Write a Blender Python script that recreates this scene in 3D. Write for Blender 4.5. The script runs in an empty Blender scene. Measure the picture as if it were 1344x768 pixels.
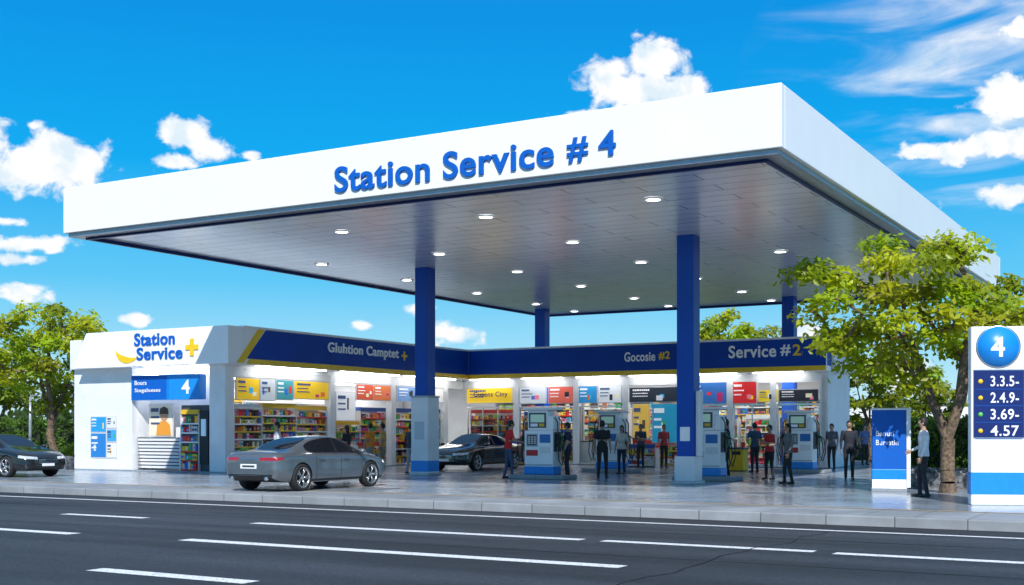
import bpy, bmesh, math, random
from mathutils import Vector, Matrix
from mathutils.bvhtree import BVHTree
R = random.Random(7)
scn = bpy.context.scene
COL = scn.collection
ANG = math.radians(-30.17)
CA, SA = math.cos(ANG), math.sin(ANG)
def W(a, b):            # station frame -> world
    return (a*CA - b*SA, a*SA + b*CA)

# ------------------------------------------------------------------ materials
def new_mat(name):
    m = bpy.data.materials.new(name); m.use_nodes = True
    nt = m.node_tree
    return m, nt, nt.nodes['Principled BSDF']
def pm(name, col, rough=.5, metal=0., var=.06, scale=6., bump=0., bscale=60., coat=0., emit=0., spec=None):
    m, nt, p = new_mat(name)
    p.inputs['Roughness'].default_value = rough
    p.inputs['Metallic'].default_value = metal
    if coat: p.inputs['Coat Weight'].default_value = coat; p.inputs['Coat Roughness'].default_value = .04
    if spec is not None: p.inputs['Specular IOR Level'].default_value = spec
    tc = nt.nodes.new('ShaderNodeTexCoord')
    n = nt.nodes.new('ShaderNodeTexNoise'); n.inputs['Scale'].default_value = scale; n.inputs['Detail'].default_value = 6
    nt.links.new(tc.outputs['Object'], n.inputs['Vector'])
    r = nt.nodes.new('ShaderNodeMapRange'); r.inputs[1].default_value = .3; r.inputs[2].default_value = .7
    r.inputs[3].default_value = 1-var*2; r.inputs[4].default_value = 1+var
    nt.links.new(n.outputs['Fac'], r.inputs[0])
    mx = nt.nodes.new('ShaderNodeVectorMath'); mx.operation = 'SCALE'
    mx.inputs[0].default_value = col[:3]
    nt.links.new(r.outputs[0], mx.inputs['Scale'])
    nt.links.new(mx.outputs[0], p.inputs['Base Color'])
    if bump:
        n2 = nt.nodes.new('ShaderNodeTexNoise'); n2.inputs['Scale'].default_value = bscale; n2.inputs['Detail'].default_value = 4
        nt.links.new(tc.outputs['Object'], n2.inputs['Vector'])
        b = nt.nodes.new('ShaderNodeBump'); b.inputs['Strength'].default_value = bump; b.inputs['Distance'].default_value = .02
        nt.links.new(n2.outputs['Fac'], b.inputs['Height']); nt.links.new(b.outputs[0], p.inputs['Normal'])
    if emit:
        p.inputs['Emission Color'].default_value = (*col[:3], 1); p.inputs['Emission Strength'].default_value = emit
    return m
def attr_mat(name, rough=.45, emit=0.):
    m, nt, p = new_mat(name)
    a = nt.nodes.new('ShaderNodeAttribute'); a.attribute_name = 'Col'
    nt.links.new(a.outputs['Color'], p.inputs['Base Color']); p.inputs['Roughness'].default_value = rough
    if emit:
        nt.links.new(a.outputs['Color'], p.inputs['Emission Color']); p.inputs['Emission Strength'].default_value = emit
        m.cycles.emission_sampling = 'NONE'
    return m
def leaf_mat(name):
    m, nt, p = new_mat(name)
    a = nt.nodes.new('ShaderNodeAttribute'); a.attribute_name = 'Col'
    nt.links.new(a.outputs['Color'], p.inputs['Base Color']); p.inputs['Roughness'].default_value = .4
    t = nt.nodes.new('ShaderNodeBsdfTranslucent')
    sc = nt.nodes.new('ShaderNodeVectorMath'); sc.operation = 'MULTIPLY'; sc.inputs[1].default_value = (1.8, 1.7, .5)
    nt.links.new(a.outputs['Color'], sc.inputs[0]); nt.links.new(sc.outputs[0], t.inputs['Color'])
    mx = nt.nodes.new('ShaderNodeMixShader'); mx.inputs[0].default_value = .45
    nt.links.new(p.outputs[0], mx.inputs[1]); nt.links.new(t.outputs[0], mx.inputs[2])
    nt.links.new(mx.outputs[0], nt.nodes['Material Output'].inputs['Surface'])
    return m
def glass_mat(name):
    m, nt, p = new_mat(name)
    tr = nt.nodes.new('ShaderNodeBsdfTransparent'); tr.inputs[0].default_value = (.93, .97, .98, 1)
    gl = nt.nodes.new('ShaderNodeBsdfGlossy'); gl.inputs['Roughness'].default_value = .02
    fr = nt.nodes.new('ShaderNodeFresnel'); fr.inputs[0].default_value = 1.5
    mx = nt.nodes.new('ShaderNodeMixShader')
    nt.links.new(fr.outputs[0], mx.inputs[0]); nt.links.new(tr.outputs[0], mx.inputs[1]); nt.links.new(gl.outputs[0], mx.inputs[2])
    nt.links.new(mx.outputs[0], nt.nodes['Material Output'].inputs['Surface'])
    return m
def tile_mat(name, base, mortar, bw, rh, rough, metal=0., msize=.012, var=.08, dirt=.15, offset=0., rvar=1.):
    m, nt, p = new_mat(name)
    tc = nt.nodes.new('ShaderNodeTexCoord')
    br = nt.nodes.new('ShaderNodeTexBrick'); br.offset = offset
    br.inputs['Scale'].default_value = 1; br.inputs['Brick Width'].default_value = bw; br.inputs['Row Height'].default_value = rh
    br.inputs['Mortar Size'].default_value = msize; br.inputs['Mortar Smooth'].default_value = .1
    br.inputs['Color1'].default_value = (*[c*(1-var) for c in base], 1); br.inputs['Color2'].default_value = (*[c*(1+var) for c in base], 1)
    br.inputs['Mortar'].default_value = (*mortar, 1); br.inputs['Bias'].default_value = 0
    nt.links.new(tc.outputs['Object'], br.inputs['Vector'])
    n = nt.nodes.new('ShaderNodeTexNoise'); n.inputs['Scale'].default_value = .55; n.inputs['Detail'].default_value = 10 if rvar else 2; n.inputs['Roughness'].default_value = .65
    nt.links.new(tc.outputs['Object'], n.inputs['Vector'])
    r = nt.nodes.new('ShaderNodeMapRange'); r.inputs[1].default_value = .35; r.inputs[2].default_value = .65
    r.inputs[3].default_value = 1-dirt; r.inputs[4].default_value = 1+dirt*.5
    nt.links.new(n.outputs['Fac'], r.inputs[0])
    mx = nt.nodes.new('ShaderNodeVectorMath'); mx.operation = 'SCALE'
    nt.links.new(br.outputs['Color'], mx.inputs[0]); nt.links.new(r.outputs[0], mx.inputs['Scale'])
    nt.links.new(mx.outputs[0], p.inputs['Base Color'])
    r2 = nt.nodes.new('ShaderNodeMapRange'); r2.inputs[1].default_value = .3; r2.inputs[2].default_value = .7
    r2.inputs[3].default_value = rough*(1-.3*rvar); r2.inputs[4].default_value = min(1, rough*(1+.4*rvar))
    nt.links.new(n.outputs['Fac'], r2.inputs[0]); nt.links.new(r2.outputs[0], p.inputs['Roughness'])
    p.inputs['Metallic'].default_value = metal
    b = nt.nodes.new('ShaderNodeBump'); b.inputs['Strength'].default_value = .3; b.inputs['Distance'].default_value = .01; b.invert = True
    nt.links.new(br.outputs['Fac'], b.inputs['Height']); nt.links.new(b.outputs[0], p.inputs['Normal'])
    return m
def asphalt_mat():
    m, nt, p = new_mat('asphalt')
    tc = nt.nodes.new('ShaderNodeTexCoord')
    n = nt.nodes.new('ShaderNodeTexNoise'); n.inputs['Scale'].default_value = 26; n.inputs['Detail'].default_value = 9; n.inputs['Roughness'].default_value = .8
    mp = nt.nodes.new('ShaderNodeMapping'); mp.inputs['Scale'].default_value = (.07, .8, 1)
    n2 = nt.nodes.new('ShaderNodeTexNoise'); n2.inputs['Scale'].default_value = 1.; n2.inputs['Detail'].default_value = 8
    vo = nt.nodes.new('ShaderNodeTexVoronoi'); vo.inputs['Scale'].default_value = 110
    nt.links.new(tc.outputs['Object'], n.inputs['Vector']); nt.links.new(tc.outputs['Object'], mp.inputs[0]); nt.links.new(mp.outputs[0], n2.inputs['Vector'])
    nt.links.new(tc.outputs['Object'], vo.inputs['Vector'])
    a = nt.nodes.new('ShaderNodeMapRange'); a.inputs[1].default_value = .38; a.inputs[2].default_value = .64; a.inputs[3].default_value = .25; a.inputs[4].default_value = 1.95
    nt.links.new(n.outputs['Fac'], a.inputs[0])
    b = nt.nodes.new('ShaderNodeMapRange'); b.inputs[1].default_value = .35; b.inputs[2].default_value = .65; b.inputs[3].default_value = .5; b.inputs[4].default_value = 1.4
    nt.links.new(n2.outputs['Fac'], b.inputs[0])
    mu = nt.nodes.new('ShaderNodeMath'); mu.operation = 'MULTIPLY'
    nt.links.new(a.outputs[0], mu.inputs[0]); nt.links.new(b.outputs[0], mu.inputs[1])
    s = nt.nodes.new('ShaderNodeVectorMath'); s.operation = 'SCALE'; s.inputs[0].default_value = (.031, .036, .044)
    nt.links.new(mu.outputs[0], s.inputs['Scale']); nt.links.new(s.outputs[0], p.inputs['Base Color'])
    p.inputs['Roughness'].default_value = .7
    bu = nt.nodes.new('ShaderNodeBump'); bu.inputs['Strength'].default_value = .6; bu.inputs['Distance'].default_value = .01
    nt.links.new(vo.outputs['Distance'], bu.inputs['Height']); nt.links.new(bu.outputs[0], p.inputs['Normal'])
    return m
def roadpaint_mat(name, col):
    m, nt, p = new_mat(name)
    tc = nt.nodes.new('ShaderNodeTexCoord')
    n = nt.nodes.new('ShaderNodeTexNoise'); n.inputs['Scale'].default_value = 22; n.inputs['Detail'].default_value = 10; n.inputs['Roughness'].default_value = .8
    nt.links.new(tc.outputs['Object'], n.inputs['Vector'])
    r = nt.nodes.new('ShaderNodeValToRGB'); r.color_ramp.elements[0].position = .38; r.color_ramp.elements[0].color = (.07, .07, .075, 1)
    r.color_ramp.elements[1].position = .48; r.color_ramp.elements[1].color = (*col, 1)
    nt.links.new(n.outputs['Fac'], r.inputs[0]); nt.links.new(r.outputs[0], p.inputs['Base Color']); p.inputs['Roughness'].default_value = .6
    return m

M = {}
M['white'] = pm('white_panel', (.86, .87, .88), .35, var=.012, scale=.8)
M['wall'] = pm('white_wall', (.76, .78, .80), .6, var=.04, scale=1.5)
M['grey'] = pm('grey_metal', (.42, .44, .48), .35, .5)
M['dgrey'] = pm('dark_trim', (.06, .065, .075), .4)
M['black'] = pm('black_plastic', (.012, .012, .014), .45)
M['rubber'] = pm('rubber', (.015, .015, .016), .8, bump=.2)
M['blue'] = pm('blue_paint', (.004, .07, .42), .4, var=.06, scale=1., spec=.3)
M['navy'] = pm('navy_panel', (.006, .022, .14), .4, var=.05, scale=1., spec=.3)
M['royal'] = pm('royal_blue_fascia', (.003, .055, .36), .45, var=.06, scale=1., spec=.2)
M['cyan'] = pm('cyan_panel', (.008, .25, .74), .35, var=.04)
M['lblue'] = pm('sign_blue', (.004, .11, .50), .5, var=.03, spec=.25)
M['yellow'] = pm('yellow_paint', (.88, .56, .01), .4)
M['red'] = pm('red_paint', (.55, .02, .015), .4)
M['soffit'] = tile_mat('soffit_panels', (.78, .81, .85), (.17, .18, .20), 3.2, .62, .22, metal=.4, msize=.014, var=.03, dirt=.03, offset=.5, rvar=0)
M['tile'] = tile_mat('forecourt_slabs', (.30, .345, .40), (.16, .18, .21), 1.8, 1.8, .2, msize=.014, var=.06, dirt=.28)
M['pave'] = tile_mat('pavement_slabs', (.30, .32, .345), (.15, .16, .17), .9, .9, .6, msize=.014, var=.07, dirt=.3)
M['kerb'] = tile_mat('kerb_stone', (.29, .31, .33), (.10, .10, .10), 1.2, 5., .75, msize=.01, var=.08, dirt=.3)
M['asphalt'] = asphalt_mat()
M['rpaint'] = roadpaint_mat('road_paint', (.8, .81, .82))
M['ypaint'] = roadpaint_mat('yellow_road_paint', (.62, .40, .10))
M['tar'] = pm('tar_seam', (.012, .012, .014), .5)
M['grass'] = pm('grass_ground', (.07, .1, .03), .9, var=.3, scale=.6, bump=.4)
M['col'] = attr_mat('printed_colour', .45)
M['collit'] = attr_mat('glowing_print', .4, .35)  # glow added to sign prints to brighten the shaded store; also for displays
M['leaf'] = leaf_mat('foliage')
M['bark'] = pm('bark', (.19, .13, .085), .9, var=.35, scale=14, bump=.8, bscale=40)
M['glass'] = glass_mat('shop_glass')
M['lamp'] = pm('lamp_lens', (1, .97, .92), .4, emit=9., var=0)
M['ceillamp'] = pm('ceiling_lamp', (1, .98, .95), .4, emit=11., var=0)
M['fillstrip'] = pm('added_fill_glow', (1, .98, .95), .4, emit=13., var=0)  # glow for the added strips that brighten racks and bays
M['stone'] = pm('planter_stone', (.2, .2, .21), .85, var=.35, scale=9, bump=.6, bscale=18)
M['steel'] = pm('steel', (.6, .62, .64), .25, .9)
M['cglass'] = pm('car_glass', (.006, .007, .010), .03)
M['chrome'] = pm('chrome', (.75, .77, .8), .12, 1.)
M['tail'] = pm('tail_lamp', (.35, .005, .01), .12, coat=1)
M['head'] = pm('head_lamp', (.7, .74, .8), .08, .3, coat=1)
M['rim'] = pm('alloy_rim', (.5, .51, .53), .25, .85)

# ------------------------------------------------------------------ mesh builder
class MB:
    def __init__(s):
        s.v = []; s.f = []; s.m = []; s.c = []; s.mats = []; s.sm = []
    def mi(s, k):
        if k not in s.mats: s.mats.append(k)
        return s.mats.index(k)
    def face(s, pts, mat, col=(.8, .8, .8), smooth=False):
        i = len(s.v); s.v += [tuple(p) for p in pts]; s.f.append(tuple(range(i, i+len(pts))))
        s.m.append(s.mi(mat)); s.c.append(col); s.sm.append(smooth)
    def mesh(s, verts, faces, mat, col=(.8, .8, .8), smooth=True):
        i = len(s.v); s.v += [tuple(p) for p in verts]; k = s.mi(mat)
        for f in faces:
            s.f.append(tuple(i+j for j in f)); s.m.append(k); s.c.append(col); s.sm.append(smooth)
    def box(s, x0, x1, y0, y1, z0, z1, mat, col=(.8, .8, .8)):
        if x0 > x1: x0, x1 = x1, x0
        if y0 > y1: y0, y1 = y1, y0
        v = [(x0, y0, z0), (x1, y0, z0), (x1, y1, z0), (x0, y1, z0), (x0, y0, z1), (x1, y0, z1), (x1, y1, z1), (x0, y1, z1)]
        f = [(3, 2, 1, 0), (4, 5, 6, 7), (0, 1, 5, 4), (1, 2, 6, 5), (2, 3, 7, 6), (3, 0, 4, 7)]
        s.mesh(v, f, mat, col, False)
    def tube(s, pts, rad, mat, n=8, col=(.8, .8, .8), cap=True):
        pts = [Vector(p) for p in pts]
        if not hasattr(rad, '__len__'): rad = [rad]*len(pts)
        vs = []; fs = []; prev = None
        for i, p in enumerate(pts):
            d = (pts[min(i+1, len(pts)-1)]-pts[max(i-1, 0)])
            if d.length < 1e-9: d = Vector((0, 0, 1))
            d.normalize()
            if prev is None:
                u = d.orthogonal().normalized()
            else:
                u = prev-d*prev.dot(d)
                u = u.normalized() if u.length > 1e-6 else d.orthogonal().normalized()
            prev = u; w = d.cross(u)
            for k in range(n):
                t = 2*math.pi*k/n
                vs.append(p+(u*math.cos(t)+w*math.sin(t))*rad[i])
        for i in range(len(pts)-1):
            for k in range(n):
                k2 = (k+1) % n
                fs.append((i*n+k, i*n+k2, (i+1)*n+k2, (i+1)*n+k))
        if cap:
            fs.append(tuple(reversed(range(n)))); fs.append(tuple(range((len(pts)-1)*n, len(pts)*n)))
        s.mesh(vs, fs, mat, col, True)
    def revolve(s, prof, c, axis, mat, n=28, col=(.8, .8, .8)):   # prof: (r, h) list
        ax = Vector(axis).normalized(); u = ax.orthogonal().normalized(); w = ax.cross(u); c = Vector(c)
        vs = []; fs = []
        for r, h in prof:
            for k in range(n):
                t = 2*math.pi*k/n
                vs.append(c+ax*h+(u*math.cos(t)+w*math.sin(t))*r)
        for i in range(len(prof)-1):
            for k in range(n):
                k2 = (k+1) % n
                fs.append((i*n+k, i*n+k2, (i+1)*n+k2, (i+1)*n+k))
        s.mesh(vs, fs, mat, col, True)
    def obj(s, name, parent=None, bevel=0., M4=None):
        me = bpy.data.meshes.new(name)
        me.from_pydata(s.v, [], s.f)
        for k in s.mats: me.materials.append(M[k] if isinstance(k, str) else k)
        me.polygons.foreach_set('material_index', s.m)
        me.polygons.foreach_set('use_smooth', s.sm)
        ca = me.color_attributes.new('Col', 'FLOAT_COLOR', 'CORNER')
        data = []
        for f, c in zip(s.f, s.c): data += [c[0], c[1], c[2], 1.]*len(f)
        ca.data.foreach_set('color', data)
        me.update()
        o = bpy.data.objects.new(name, me); COL.objects.link(o)
        if parent: o.parent = parent
        if M4 is not None: o.matrix_local = M4
        if bevel:
            b = o.modifiers.new('bevel', 'BEVEL'); b.width = bevel; b.segments = 2; b.limit_method = 'ANGLE'; b.angle_limit = math.radians(50)
        return o
def empty(name, x=0, y=0, z=0, rot=0):
    e = bpy.data.objects.new(name, None); COL.objects.link(e); e.location = (x, y, z); e.rotation_euler = (0, 0, rot); return e
def text(s, parent, loc, rot, width, height, mat, ext=.02, off=.015, name='lettering', align='LEFT', stretch=True):
    cu = bpy.data.curves.new(name, 'FONT'); cu.body = s; cu.size = 1; cu.extrude = 0; cu.offset = off; cu.resolution_u = 6
    cu.space_line = .85; cu.align_x = 'CENTER'; cu.space_character = 1.06
    t = bpy.data.objects.new(name+'_tmp', cu); COL.objects.link(t)
    bpy.context.view_layer.update()
    me = bpy.data.meshes.new_from_object(t.evaluated_get(bpy.context.evaluated_depsgraph_get()))
    bpy.data.objects.remove(t)
    xs = [v.co.x for v in me.vertices]; ys = [v.co.y for v in me.vertices]
    x0, x1, y0, y1 = min(xs), max(xs), min(ys), max(ys)
    if height is None: height = width/(x1-x0)*(y1-y0)
    if width is None: width = height/(y1-y0)*(x1-x0)
    for v in me.vertices:
        v.co.x = (v.co.x-(x0+x1)/2)/(x1-x0)*width; v.co.y = (v.co.y-y0)/(y1-y0)*height
    bm = bmesh.new(); bm.from_mesh(me)
    bmesh.ops.remove_doubles(bm, verts=bm.verts[:], dist=1e-5)
    r = bmesh.ops.extrude_face_region(bm, geom=bm.faces[:])
    for g in r['geom']:
        if isinstance(g, bmesh.types.BMVert): g.co.z += ext
    bmesh.ops.recalc_face_normals(bm, faces=bm.faces[:])
    bm.to_mesh(me); bm.free()
    me.materials.clear(); me.materials.append(M[mat])
    for p in me.polygons: p.use_smooth = False; p.material_index = 0
    o = bpy.data.objects.new(name, me); COL.objects.link(o); o.parent = parent; o.location = loc; o.rotation_euler = rot
    return o
RB = (math.pi/2, 0, 0)            # facing -b
RA = (math.pi/2, 0, math.pi/2)    # facing +a

# ------------------------------------------------------------------ ground
def sheet(name, a0, a1, b0, b1, z, mat, n=1):
    mb = MB(); mb.face([(a0, b0, z), (a1, b0, z), (a1, b1, z), (a0, b1, z)], mat)
    o = mb.obj(name); o.rotation_euler = (0, 0, ANG); return o
sheet('ground', -1500, 1500, -1500, 1500, -.22, 'grass')
sheet('road', -600, 600, -9, 21.45, -.18, 'asphalt')
mb = MB(); mb.box(-300, 300, 21.45, 21.62, -.3, 0.0, 'kerb'); o = mb.obj('kerb', bevel=.02); o.rotation_euler = (0, 0, ANG)
mb = MB(); mb.box(-300, 300, 21.62, 23.6, -.3, 0.0, 'pave'); o = mb.obj('pavement'); o.rotation_euler = (0, 0, ANG)
mb = MB(); mb.box(-52, -3, 23.6, 62, -.3, .002, 'tile'); o = mb.obj('forecourt'); o.rotation_euler = (0, 0, ANG)
mb = MB(); mb.box(-3, 300, 23.6, 30, -.3, .0, 'pave'); mb.box(-6., 40, 30.02, 90, -.3, -.01, 'grass'); o = mb.obj('verge'); o.rotation_euler = (0, 0, ANG)
mb = MB()
def mark(a0, a1, b, w, m='rpaint', z=-.176): mb.face([(a0, b-w/2, z), (a1, b-w/2, z), (a1, b+w/2, z), (a0, b+w/2, z)], m)
mark(-13.7, -6.3, 13.55, .3); mark(-19.5, -16, 13.4, .28); mark(-15.06, -8.4, 16.6, .26); mark(-8.05, -4.8, 16.6, .26); mark(-4.5, 2, 16.5, .26)
mark(-20, -17.7, 16.5, .24); mark(-11.7, -9.2, 10.1, .28); mark(-31, -24, 16.5, .24); mark(-30, -23, 13.4, .28); mark(4, 12, 16.5, .26); mark(-1, 6, 13.5, .3)
mark(-120, 60, 20.2, .17)
o = mb.obj('road_markings'); o.rotation_euler = (0, 0, ANG)
mb = MB(); mark(-200, 100, 14.75, .035, 'tar'); mark(-200, 100, 18.35, .04, 'tar'); mark(-200, 100, 21.36, .14, 'tar')
rr = random.Random(2)
for a_ in (-24.3, -5.6):      # transverse cracks
    pts = [(a_+rr.uniform(-.12, .12), 10+i*.55) for i in range(19)]
    for (x0, y0), (x1, y1) in zip(pts, pts[1:]): mb.face([(x0-.012, y0, -.172), (x0+.012, y0, -.172), (x1+.012, y1, -.172), (x1-.012, y1, -.172)], 'tar')
o = mb.obj('road_seams'); o.rotation_euler = (0, 0, ANG)
mb = MB(); mark(-60, 40, 23.45, .10, 'ypaint', .006); o = mb.obj('yellow_edge_line'); o.rotation_euler = (0, 0, ANG)
mb = MB()
for (a, b) in ((-18.5, 25.2), (-9.5, 28)):
    mb.box(a-.35, a+.35, b-.35, b+.35, .003, .012, 'dgrey')
    for i in range(6): mb.box(a-.3+.1*i, a-.26+.1*i, b-.3, b+.3, .0125, .018, 'grey')
o = mb.obj('drain_cover'); o.rotation_euler = (0, 0, ANG)

# ------------------------------------------------------------------ canopy
can = empty('station_canopy', rot=ANG)
A0, A1, B0, B1 = -27.8, -7.27, 22.9, 50.5
ZS, ZT = 7.0, 8.25
mb = MB()
t = .22
mb.box(A0, A1, B0, B0+t, ZS, ZT, 'white'); mb.box(A0, A1, B1-t, B1, ZS, ZT, 'white')
mb.box(A0, A0+t, B0+t+.001, B1-t-.001, ZS, ZT, 'white'); mb.box(A1-t, A1, B0+t+.001, B1-t-.001, ZS, ZT, 'white')
mb.obj('fascia', can, .015)
mb = MB(); mb.box(A0+t, A1-t, B0+t, B1-t, ZT-.25, ZT-.15, 'grey'); mb.obj('roof_deck', can)
mb = MB()
for (a0, a1, b0, b1) in [(A0+.10, A1-.10, B0+.10, B0+.42), (A0+.10, A1-.10, B1-.42, B1-.10), (A0+.10, A0+.42, B0+.42, B1-.42), (A1-.42, A1-.10, B0+.42, B1-.42)]:
    mb.box(a0, a1, b0, b1, ZS-.10, ZS-.003, 'grey')
for (a0, a1, b0, b1) in [(A0+.42, A1-.42, B0+.42, B0+.50), (A0+.42, A1-.42, B1-.50, B1-.42), (A0+.42, A0+.50, B0+.5, B1-.5), (A1-.5, A1-.42, B0+.5, B1-.5)]:
    mb.box(a0, a1, b0, b1, ZS-.16, ZS+.02, 'navy')
mb.obj('drip_trim', can)
mb = MB(); mb.box(A0+.5, A1-.5, B0+.5, B1-.5, ZS-.06, ZS, 'soffit'); mb.obj('soffit', can)
mb = MB()
for a in (-25.2, -20.6, -16., -11.4):
    for b in (26.2, 31.0, 35.8, 40.6, 45.4, 49.):
        if (a, b) in ((-11.4, 31.0), (-25.2, 26.2)): continue
        mb.revolve([(.0, -.005), (.17, -.005)], (a, b, ZS-.085), (0, 0, 1), 'lamp', 20)
        mb.revolve([(.17, -.012), (.23, -.012), (.24, .024)], (a, b, ZS-.085), (0, 0, 1), 'white', 20)
mb.obj('downlights', can)
mb = MB()
for (a, b, kind) in ((-22.9, 33.6, 0), (-12.75, 31.75, 1), (-26.1, 47.6, 2), (-15.0, 48.3, 2)):
    mb.box(a-.25, a+.25, b-.25, b+.25, 0, ZS-.062, 'blue')
    if kind == 0:
        mb.box(a-.34, a+.34, b-.34, b+.34, 0, 2.6, 'wall'); mb.box(a-.345, a+.345, b-.345, b+.345, .12, .5, 'cyan'); mb.box(a-.36, a+.36, b-.36, b+.36, 2.6, 2.66, 'grey')
        mb.box(a-.2, a+.2, b-.352, b-.3, 1.2, 1.8, 'col', (.5, .55, .6)); mb.box(a-.4, a+.4, b-.4, b+.4, 0, .1, 'grey')
    if kind == 1:
        mb.box(a-.3, a+.3, b-.3, b+.3, 0, .78, 'wall'); mb.box(a-.36, a+.36, b-.36, b+.36, 0, .1, 'grey')
        mb.box(a+.26, a+.40, b-.12, b+.12, .78, 2.6, 'wall')
        mb.box(a-.15, a+.15, b-.262, b-.2, 1.2, 1.6, 'white')
mb.obj('columns', can, .02)
text('Station Service', can, (-15.23, B0, 7.17), RB, 5.93, .62, 'lblue', ext=.05, off=.017, name='canopy_lettering')
text('# 4', can, (-11.37, B0, 7.19), RB, 1.14, .58, 'lblue', ext=.05, off=.017, name='canopy_number')

# ------------------------------------------------------------------ shop fitting helpers (face frames)
def fb(mb, face, base, s0, s1, d0, d1, z0, z1, mat, col=(.8, .8, .8)):
    if face == 'b': mb.box(s0, s1, base+d0, base+d1, z0, z1, mat, col)
    else: mb.box(base-d1, base-d0, s0, s1, z0, z1, mat, col)
PAL = [(.75, .02, .02), (.8, .42, .02), (.02, .14, .6), (.85, .85, .82), (.03, .4, .08), (.88, .62, .03), (.45, .02, .12), (.02, .42, .7), (.7, .15, .02), (.1, .06, .04), (.6, .6, .65), (.8, .2, .28), (.02, .02, .03), (.25, .6, .1), (.85, .75, .5)]
def shelf(mb, face, base, s0, s1, ztop, depth=.45, n=6, back=(.35, .36, .38), rnd=R, full=.95):
    fb(mb, face, base, s0, s1, depth, depth+.04, 0, ztop, 'col', back)
    fb(mb, face, base, s0-.03, s0, 0, depth+.04, 0, ztop, 'col', (.6, .62, .65)); fb(mb, face, base, s1, s1+.03, 0, depth+.04, 0, ztop, 'col', (.6, .62, .65))
    fb(mb, face, base, s0, s1, -.005, .1, ztop-.02, ztop+.14, 'col', rnd.choice([(.02, .1, .4), (.6, .03, .02), (.75, .45, .02), (.7, .7, .7)]))
    dz = (ztop-.12)/n
    for i in range(n):
        z = .1+i*dz
        fb(mb, face, base, s0, s1, 0, depth, z-.03, z, 'col', (.62, .64, .66))
        fb(mb, face, base, s0, s1, -.012, 0, z-.04, z+.012, 'col', rnd.choice([(.8, .8, .8), (.75, .5, .05), (.7, .05, .03)]))
        s = s0+.02
        while s < s1-.1:
            w = rnd.uniform(.05, .12); c = rnd.choice(PAL); hh = rnd.uniform(.5, .88)*dz; k = rnd.randint(1, 4)
            for j in range(k):
                if s+w > s1: break
                if rnd.random() < full:
                    f = rnd.uniform(.8, 1.12); cc = tuple(min(.88, x*f) for x in c)
                    d = rnd.uniform(.0, .05)
                    fb(mb, face, base, s+.004, s+w-.006, d, d+.2, z, z+hh*rnd.uniform(.96, 1.02), 'col', cc)
                    if rnd.random() < .6:
                        c2 = rnd.choice(PAL); fb(mb, face, base, s+.012, s+w-.014, d-.003, d+.1, z+hh*.3, z+hh*.65, 'col', c2)
                s += w
def poster(mb, face, base, s0, s1, z0, z1, bg, rnd=R, busy=5, mat='col', frame=True):
    if frame: fb(mb, face, base, s0-.03, s1+.03, -.02, .03, z0-.03, z1+.03, 'col', (.6, .6, .62))
    fb(mb, face, base, s0, s1, -.026, 0, z0, z1, mat, bg)
    w, h = s1-s0, z1-z0
    lum = sum(bg)/3
    ink = (.85, .85, .85) if lum < .35 else (.05, .08, .2)
    for i in range(busy):
        c = rnd.choice(PAL); a = rnd.uniform(.45, .8)*w if w > h else rnd.uniform(.1, .6)*w; b = rnd.uniform(.08, .4)*h
        ww = rnd.uniform(.08, .18)*w; hh = rnd.uniform(.15, .45)*h
        fb(mb, face, base, s0+a, min(s0+a+ww, s1-.02), -.029-.002*i, 0, z0+b, z0+b+hh, mat, c)
    for j in range(3):
        z = z1-h*(.2+.2*j); s = s0+w*.07
        end = s0+w*rnd.uniform(.35, .5)
        while s < end:
            l = rnd.uniform(.02, .05)*w; fb(mb, face, base, s, min(s+l, end), -.045, 0, z-h*.03, z+h*(.03 if j else .09), mat, ink); s += l+.012*w

# ------------------------------------------------------------------ convenience store
st = empty('convenience_store', rot=ANG)
mb = MB()
FL = 31.4; FA = -29.8; FR = 46.8
mb.box(-37.5, FA, FL, 50, .004, .05, 'tile')                        # plinth floors
mb.box(FA+.001, -13, FR, 50, .004, .05, 'tile')
mb.box(-37.5, -37.25, FL+.25, 50, .05, 4.6, 'wall')                   # outer walls
mb.box(-37.25, -13.25, 49.8, 50, .05, 4.6, 'wall')
mb.box(-13.25, -13, FR, 50, .05, 4.6, 'wall')
mb.box(-37.5, -34.4, FL, FL+.25, .05, 4.6, 'wall')
mb.box(-30.55, FA, FL, FL+.45, .05, 4.6, 'wall')
mb.box(-34.4, -30.55, FL+.9, FL+1.0, .05, 3.8, 'wall')               # recess back
mb.box(-34.5, -34.4, FL+.25, FL+1.0, .05, 3.8, 'wall'); mb.box(-30.55, -30.5, FL+.45, FL+1.0, .05, 3.8, 'wall')
mb.box(-37.4, FA-.05, FL+.05, 49.9, 4.6, 4.75, 'wall')                   # roof
mb.box(FA-.05, -13.05, FR+.05, 49.9, 4.6, 4.75, 'wall')
mb.box(-37.2, FA, FL+1.0, 49.7, 3.62, 3.7, 'wall'); mb.box(FA, -13.3, FR+.3, 49.7, 3.62, 3.7, 'wall')  # ceilings
mb.box(-35.3, -35.2, FL+1.0, 49.7, .05, 3.62, 'wall')                # inner back wall
mb.obj('walls', st, .01)
mb = MB()                                                            # fascias
v = [(-36.9, 30.85, 3.8), (-29.15, 30.85, 3.8), (-29.15, 30.85, 5.1), (-36.2, 30.85, 5.1), (-36.9, 31.6, 3.8), (-29.15, 31.6, 3.8), (-29.15, 31.6, 5.1), (-36.2, 31.6, 5.1)]
mb.mesh(v, [(0, 1, 2, 3), (5, 4, 7, 6), (4, 0, 3, 7), (1, 5, 6, 2), (3, 2, 6, 7), (4, 5, 1, 0)], 'white', smooth=False)
mb.box(-37.5, -36.9, 31.2, 31.39, 3.8, 4.9, 'wall')
mb.box(-29.8, -29.15, 31.602, 46.2, 3.8, 5.1, 'white')
mb.box(-29.8, -12.9, 46.202, 46.85, 3.8, 5.1, 'white')
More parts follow.
